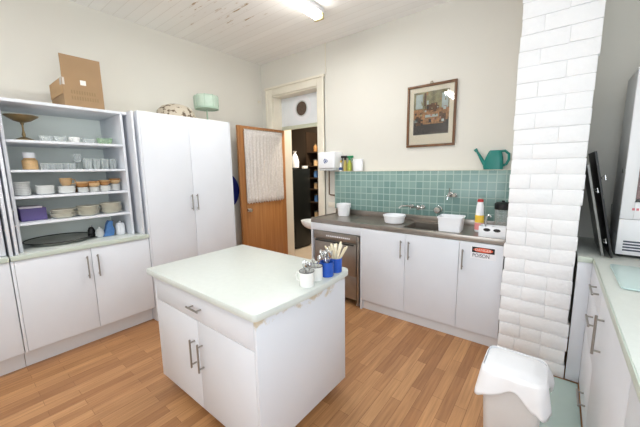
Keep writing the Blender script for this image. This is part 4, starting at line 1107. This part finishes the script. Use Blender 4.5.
cb2 = thing('cutting_board', 'aqua glass cutting board lying on the bench in front of the display cabinet', 'cutting board', (4.0, -1.05, zr))
b = B(); b.prism(rrect(3.858, 4.20, -1.275, -0.845, 0.02, 5), zr+0.003, zr+0.011, 0.002)
obj('board', b, M['aqua'], cb2)
b = B()
for x, y in ((3.88, -1.25), (4.18, -1.25), (3.88, -0.87), (4.18, -0.87)): b.lathe([(0.008, 0), (0.008, 0.0028)], (x, y, zr), 10)
obj('foot', b, M['aquaedge'], cb2)
# trays leaning on the pillar
def tray(name, x_bot, x_top, y0, y1, h, m, label, hooks):
    t = thing(name, label, 'baking tray', (x_bot, (y0+y1)/2, zr))
    ang = math.atan2(x_top-x_bot, h)
    hh = math.hypot(h, x_top-x_bot)
    b = B(); th = 0.003; lip = 0.011
    b.box(0, th, y0, y1, 0, hh); b.box(th, lip, y0, y0+th, 0, hh); b.box(th, lip, y1-th, y1, 0, hh); b.box(th, lip, y0+th, y1-th, 0, th); b.box(th, lip, y0+th, y1-th, hh-th, hh)
    mx = Matrix.Translation((x_bot, 0, zr+0.001)) @ Matrix.Rotation(ang, 4, 'Y')
    b.xf(mx)
    obj('pan', b, m, t)
    for hz in hooks:
        c = B(); c.tube([(lip+0.001, y0+0.01, hz), (lip+0.02, y0-0.012, hz+0.014), (lip+0.02, y0-0.012, hz-0.014), (lip+0.001, y0+0.01, hz-0.004)], 0.0025, n=6)
        c.xf(mx); obj('wire_clip', c, M['chrome'], t)
tray('baking_tray', 3.842, 3.724, -0.645, -0.16, 0.575, M['greymetal'], 'grey baking tray leaning against the brick pillar', (0.42, 0.10))
tray('baking_tray', 3.882, 3.752, -0.655, -0.12, 0.655, M['darkmetal'], 'tall black baking tray leaning outermost against the brick pillar', (0.50,))
rk = thing('cooling_rack', 'dark wire rack stacked behind the leaning baking trays', 'rack', (3.99, -0.08, zr))
b = B()
for i in range(9): b.cyl((3.935+0.014*i, -0.125, zr+0.004), (3.935+0.014*i, -0.02, zr+0.27), 0.002, n=6)
obj('wires', b, M['darkmetal'], rk)
obj('rim', B().tube([(3.925, -0.128, zr+0.004), (3.925, -0.02, zr+0.275), (4.06, -0.02, zr+0.275), (4.06, -0.128, zr+0.004), (3.925, -0.128, zr+0.004)], 0.003, n=6), M['chrome'], rk)
# countertop display cabinet
UX, UY, UH = 3.908, -0.575, 1.135
ur = thing('display_cabinet', 'white countertop display cabinet with a glass door standing on the bench', 'display cabinet', (UX, UY, zr), 0.0)
W_, D_ = 0.44, 0.36
b = B(); t_ = 0.02
b.box(0, t_, 0.03, D_, 0.135, UH-0.02, 0.002); b.box(W_-t_, W_, 0.03, D_, 0.135, UH-0.02, 0.002); b.box(t_, W_-t_, D_-t_, D_, 0.135, UH-0.02)
b.box(0, W_, 0.03, D_, 0.012, 0.134, 0.004); b.box(0, W_, 0.03, D_, UH-0.02, UH, 0.004)
obj('housing', b, M['greyside'], ur, True)
b = B()
b.box(0, 0.06, 0, 0.028, 0.24, UH, 0.004); b.box(W_-0.06, W_, 0, 0.028, 0.24, UH, 0.004); b.box(0.06, W_-0.06, 0, 0.028, UH-0.05, UH, 0.003); b.box(0.06, W_-0.06, 0, 0.028, 0.24, 0.345, 0.003)
dd = obj('door', b, M['plastic'], ur, True)
obj('glass', B().box(0.061, W_-0.061, 0.01, 0.016, 0.346, UH-0.051), M['pane'], dd, True)
obj('lower_front', B().box(0, W_, 0, 0.028, 0.014, 0.238, 0.004), M['plastic'], ur, True)
b = B()
for i in range(4): b.box(0.03, W_-0.03, -0.0012, -0.0002, 0.04+0.018*i, 0.05+0.018*i)
v_ = obj('vent', b, M['vent'], ur, True)
b = B(); x = 0.05
while x < 0.38: b.box(x, x+0.012, -0.0012, -0.0002, 0.295, 0.309); x += 0.018
obj('printed_lettering', b, M['pinkprint'], ur, True)
b = B(); b.box(0.05, W_-0.05, 0.05, 0.053, 0.36, UH-0.06)
po = obj('poster_panel', b, M['photo'], ur, True)
b = B()
for x, z, r in ((0.12, 0.55, 0.045), (0.2, 0.72, 0.06), (0.1, 0.82, 0.04), (0.3, 0.6, 0.06), (0.28, 0.85, 0.05)): 
    q = B(); q.lathe([(0.001, 0), (r, 0), (r, 0.001), (0.001, 0.001)], n=18, cap0=False, cap1=False); q.xf(Matrix.Translation((x, 0.0495, z)) @ Matrix.Rotation(PI/2, 4, 'X'))
    me = bpy.data.meshes.new('tmp'); q.bm.to_mesh(me); q.bm.free(); b.bm.from_mesh(me); bpy.data.meshes.remove(me)
obj('printed_picture', b, M['blush'], po, True)
obj('black_trim', B().box(-0.0015, W_, -0.002, 0.028, 0.0125, 0.0138), M['dark'], ur, True)
for x, y in ((0.03, 0.05), (W_-0.03, 0.05), (0.03, D_-0.04), (W_-0.03, D_-0.04)):
    obj('foot', B().lathe([(0.014, 0), (0.014, 0.0118)], (x, y, 0), 12), M['rubber'], ur, True)
obj('latch', B().box(-0.006, -0.0005, 0.04, 0.075, 0.52, 0.545, 0.001), M['greymetal'], ur, True)

# floor mat and bin
b = B(); b.prism([(3.61, -0.715), (3.796, -0.715), (3.796, -2.0), (3.61, -2.0)], 0.0005, 0.011, 0.002)
tag(obj('floor_mat', b, M['floormat']), 'pale green strip of matting on the floor between the bin and the drawers', 'mat')
bn = thing('waste_bin', 'white plastic bin with a white liner folded over its rim in front of the pillar', 'bin', (3.495, -1.55, 0.0))
bcx, bcy = 3.495, -1.555
def sq(hx, hy, r): return [(bcx+x, bcy+y) for x, y in rrect(-hx, hx, -hy, hy, r, 6)]
b = B(); loft(b, [(sq(0.095, 0.085, 0.03), 0.001), (sq(0.10, 0.09, 0.03), 0.01), (sq(0.122, 0.112, 0.035), 0.43), (sq(0.119, 0.109, 0.033), 0.43), (sq(0.095, 0.085, 0.03), 0.012)])
obj('bin_body', b, M['bodyplastic'], bn)
b = B(); loft(b, [(sq(0.128, 0.118, 0.04), 0.432), (sq(0.128, 0.118, 0.04), 0.47), (sq(0.122, 0.112, 0.04), 0.492), (sq(0.105, 0.095, 0.04), 0.505), (sq(0.06, 0.055, 0.03), 0.511)])
obj('lid', b, M['plastic'], bn)
# liner skirt: a loose band hanging to pointed corners
bm = bmesh.new(); base = rrect(-0.132, 0.132, -0.122, 0.122, 0.045, 8); N_ = len(base)
def per(i): 
    x, y = base[i % N_]; return Vector((x, y))
rows = []
per_pts = []
for i in range(N_):
    p, q = per(i), per(i+1)
    k_ = max(1, int((q-p).length/0.012))
    for j in range(k_): per_pts.append(p+(q-p)*(j/k_))
NP = len(per_pts)
for lv in range(9):
    u = lv/8; row = []
    for i, p in enumerate(per_pts):
        ang = math.atan2(p.y/0.122, p.x/0.132)
        corner = abs(math.sin(2*ang))**2.2
        drop = 0.055+0.07*corner+0.008*math.sin(i*0.7)
        flare = 1.0+u*(0.03+0.13*corner)+0.02*u*math.sin(i*0.9)+(0.22*u*(1-u)*2 if (p.x > 0.1 and p.y > 0.0) else 0)
        row.append(bm.verts.new((bcx+p.x*flare, bcy+p.y*flare, 0.482-u*drop)))
    rows.append(row)
top = [bm.verts.new((bcx+p.x*0.93, bcy+p.y*0.93, 0.503)) for p in per_pts]
rows.insert(0, top)
for a, c in zip(rows, rows[1:]):
    for i in range(NP): bm.faces.new((a[i], a[(i+1) % NP], c[(i+1) % NP], c[i]))
ln = obj('bin_liner', bm, M['bag'], bn, angle=60); thicken(ln, 0.0012); ln['label'] = 'white plastic liner hanging in points over the rim'

# ------------------------------------------------------------------ fluorescent ceiling light
fl = thing('ceiling_light', 'lit fluorescent tube light fixed to the boarded ceiling', 'light', (1.60, -1.3, H-0.001))
ang = math.atan2(-1.0, -0.17)
LX, LY, LL = 1.635, -0.66, 1.24
rot = Matrix.Translation((LX, LY, 0)) @ Matrix.Rotation(-PI/2+0.02, 4, 'Z')
def L_(b): b.xf(rot); return b
obj('base_tray', L_(B().box(0.0, LL, -0.05, 0.05, H-0.045, H-0.001, 0.004)), M['plastic'], fl)
for yy in (-0.028, 0.028):
    obj('tube', L_(B().cyl((0.035, yy, H-0.075), (LL-0.035, yy, H-0.075), 0.016, n=14)), M['tube'], fl)
for xx in (0.0, LL-0.03):
    obj('lamp_holder', L_(B().box(xx, xx+0.03, -0.05, 0.05, H-0.10, H-0.0455, 0.004)), M['fitting'], fl)

# ------------------------------------------------------------------ light
def area(name, loc, rot, sx, sy, power, col):
    l = bpy.data.lights.new(name, 'AREA'); l.shape = 'RECTANGLE'; l.size = sx; l.size_y = sy; l.energy = power; l.color = col
    o = bpy.data.objects.new(name, l); COL.objects.link(o); o.location = loc; o.rotation_euler = rot
    return o
# daylight entering by the side window; rear area light added to imitate camera flash
area('daylight_window_side', (XR+0.09, (RW[0]+RW[1])/2, (RW[2]+RW[3])/2), (0, PI/2, 0), RW[3]-RW[2], RW[1]-RW[0], 25, (0.85, 0.93, 1.0))
area('rear_flash_stand_in', ((BW[0]+BW[1])/2, YR-0.09, (BW[2]+BW[3])/2), (PI/2+0.22, 0, 0), BW[1]-BW[0], BW[3]-BW[2], 40, (0.85, 0.93, 1.0))
rear_lamp = copy_tree(fl); rear_lamp.location = (fl.location.x+0.12, fl.location.y-2.4, fl.location.z)
rear_lamp['label'] = 'second fluorescent tube light on the ceiling behind the viewer'
area('tube_glow_rear', (LX+0.12, LY-2.4-0.62, H-0.115), (0, 0, PI/2), 1.1, 0.09, 15, (0.97, 0.99, 1.0))
tl_ = area('tube_glow', (LX, LY-0.62, H-0.115), (0, 0, PI/2), 1.1, 0.09, 16, (0.97, 0.99, 1.0))
area('storeroom_added_fill', (0.5, 0.95, H-0.05), (0, 0, 0), 0.4, 0.4, 80, (1.0, 0.9, 0.75))  # added fill light without a fitting, brightens the storeroom contents
wd = bpy.data.worlds.new('daylight'); SC.world = wd; wd.use_nodes = True
wd.node_tree.nodes['Background'].inputs[0].default_value = (0.75, 0.85, 1.0, 1); wd.node_tree.nodes['Background'].inputs[1].default_value = 1.0

# ------------------------------------------------------------------ camera
cam = bpy.data.cameras.new('camera'); co = bpy.data.objects.new('camera', cam); COL.objects.link(co)
cam.sensor_width = 36; cam.sensor_fit = 'HORIZONTAL'; cam.lens = 36*301.04/640; cam.clip_start = 0.02
yaw, pit, rol = 0.6684, -0.1462, -0.0157
fw = Vector((-math.sin(yaw)*math.cos(pit), math.cos(yaw)*math.cos(pit), math.sin(pit)))
r0 = Vector((math.cos(yaw), math.sin(yaw), 0)); u0 = r0.cross(fw)
r1 = r0*math.cos(rol)+u0*math.sin(rol); u1 = u0*math.cos(rol)-r0*math.sin(rol)
mw = Matrix((r1, u1, -fw)).transposed().to_4x4(); mw.translation = Vector((3.589, -3.1834, 1.4491))
co.matrix_world = mw
SC.camera = co
SC.view_settings.view_transform = 'Standard'; SC.view_settings.look = 'None'; SC.view_settings.gamma = 1.0; SC.view_settings.use_curve_mapping = False
SC.view_settings.exposure = 0.0
SC.cycles.max_bounces = 8; SC.cycles.diffuse_bounces = 5; SC.cycles.use_denoising = True
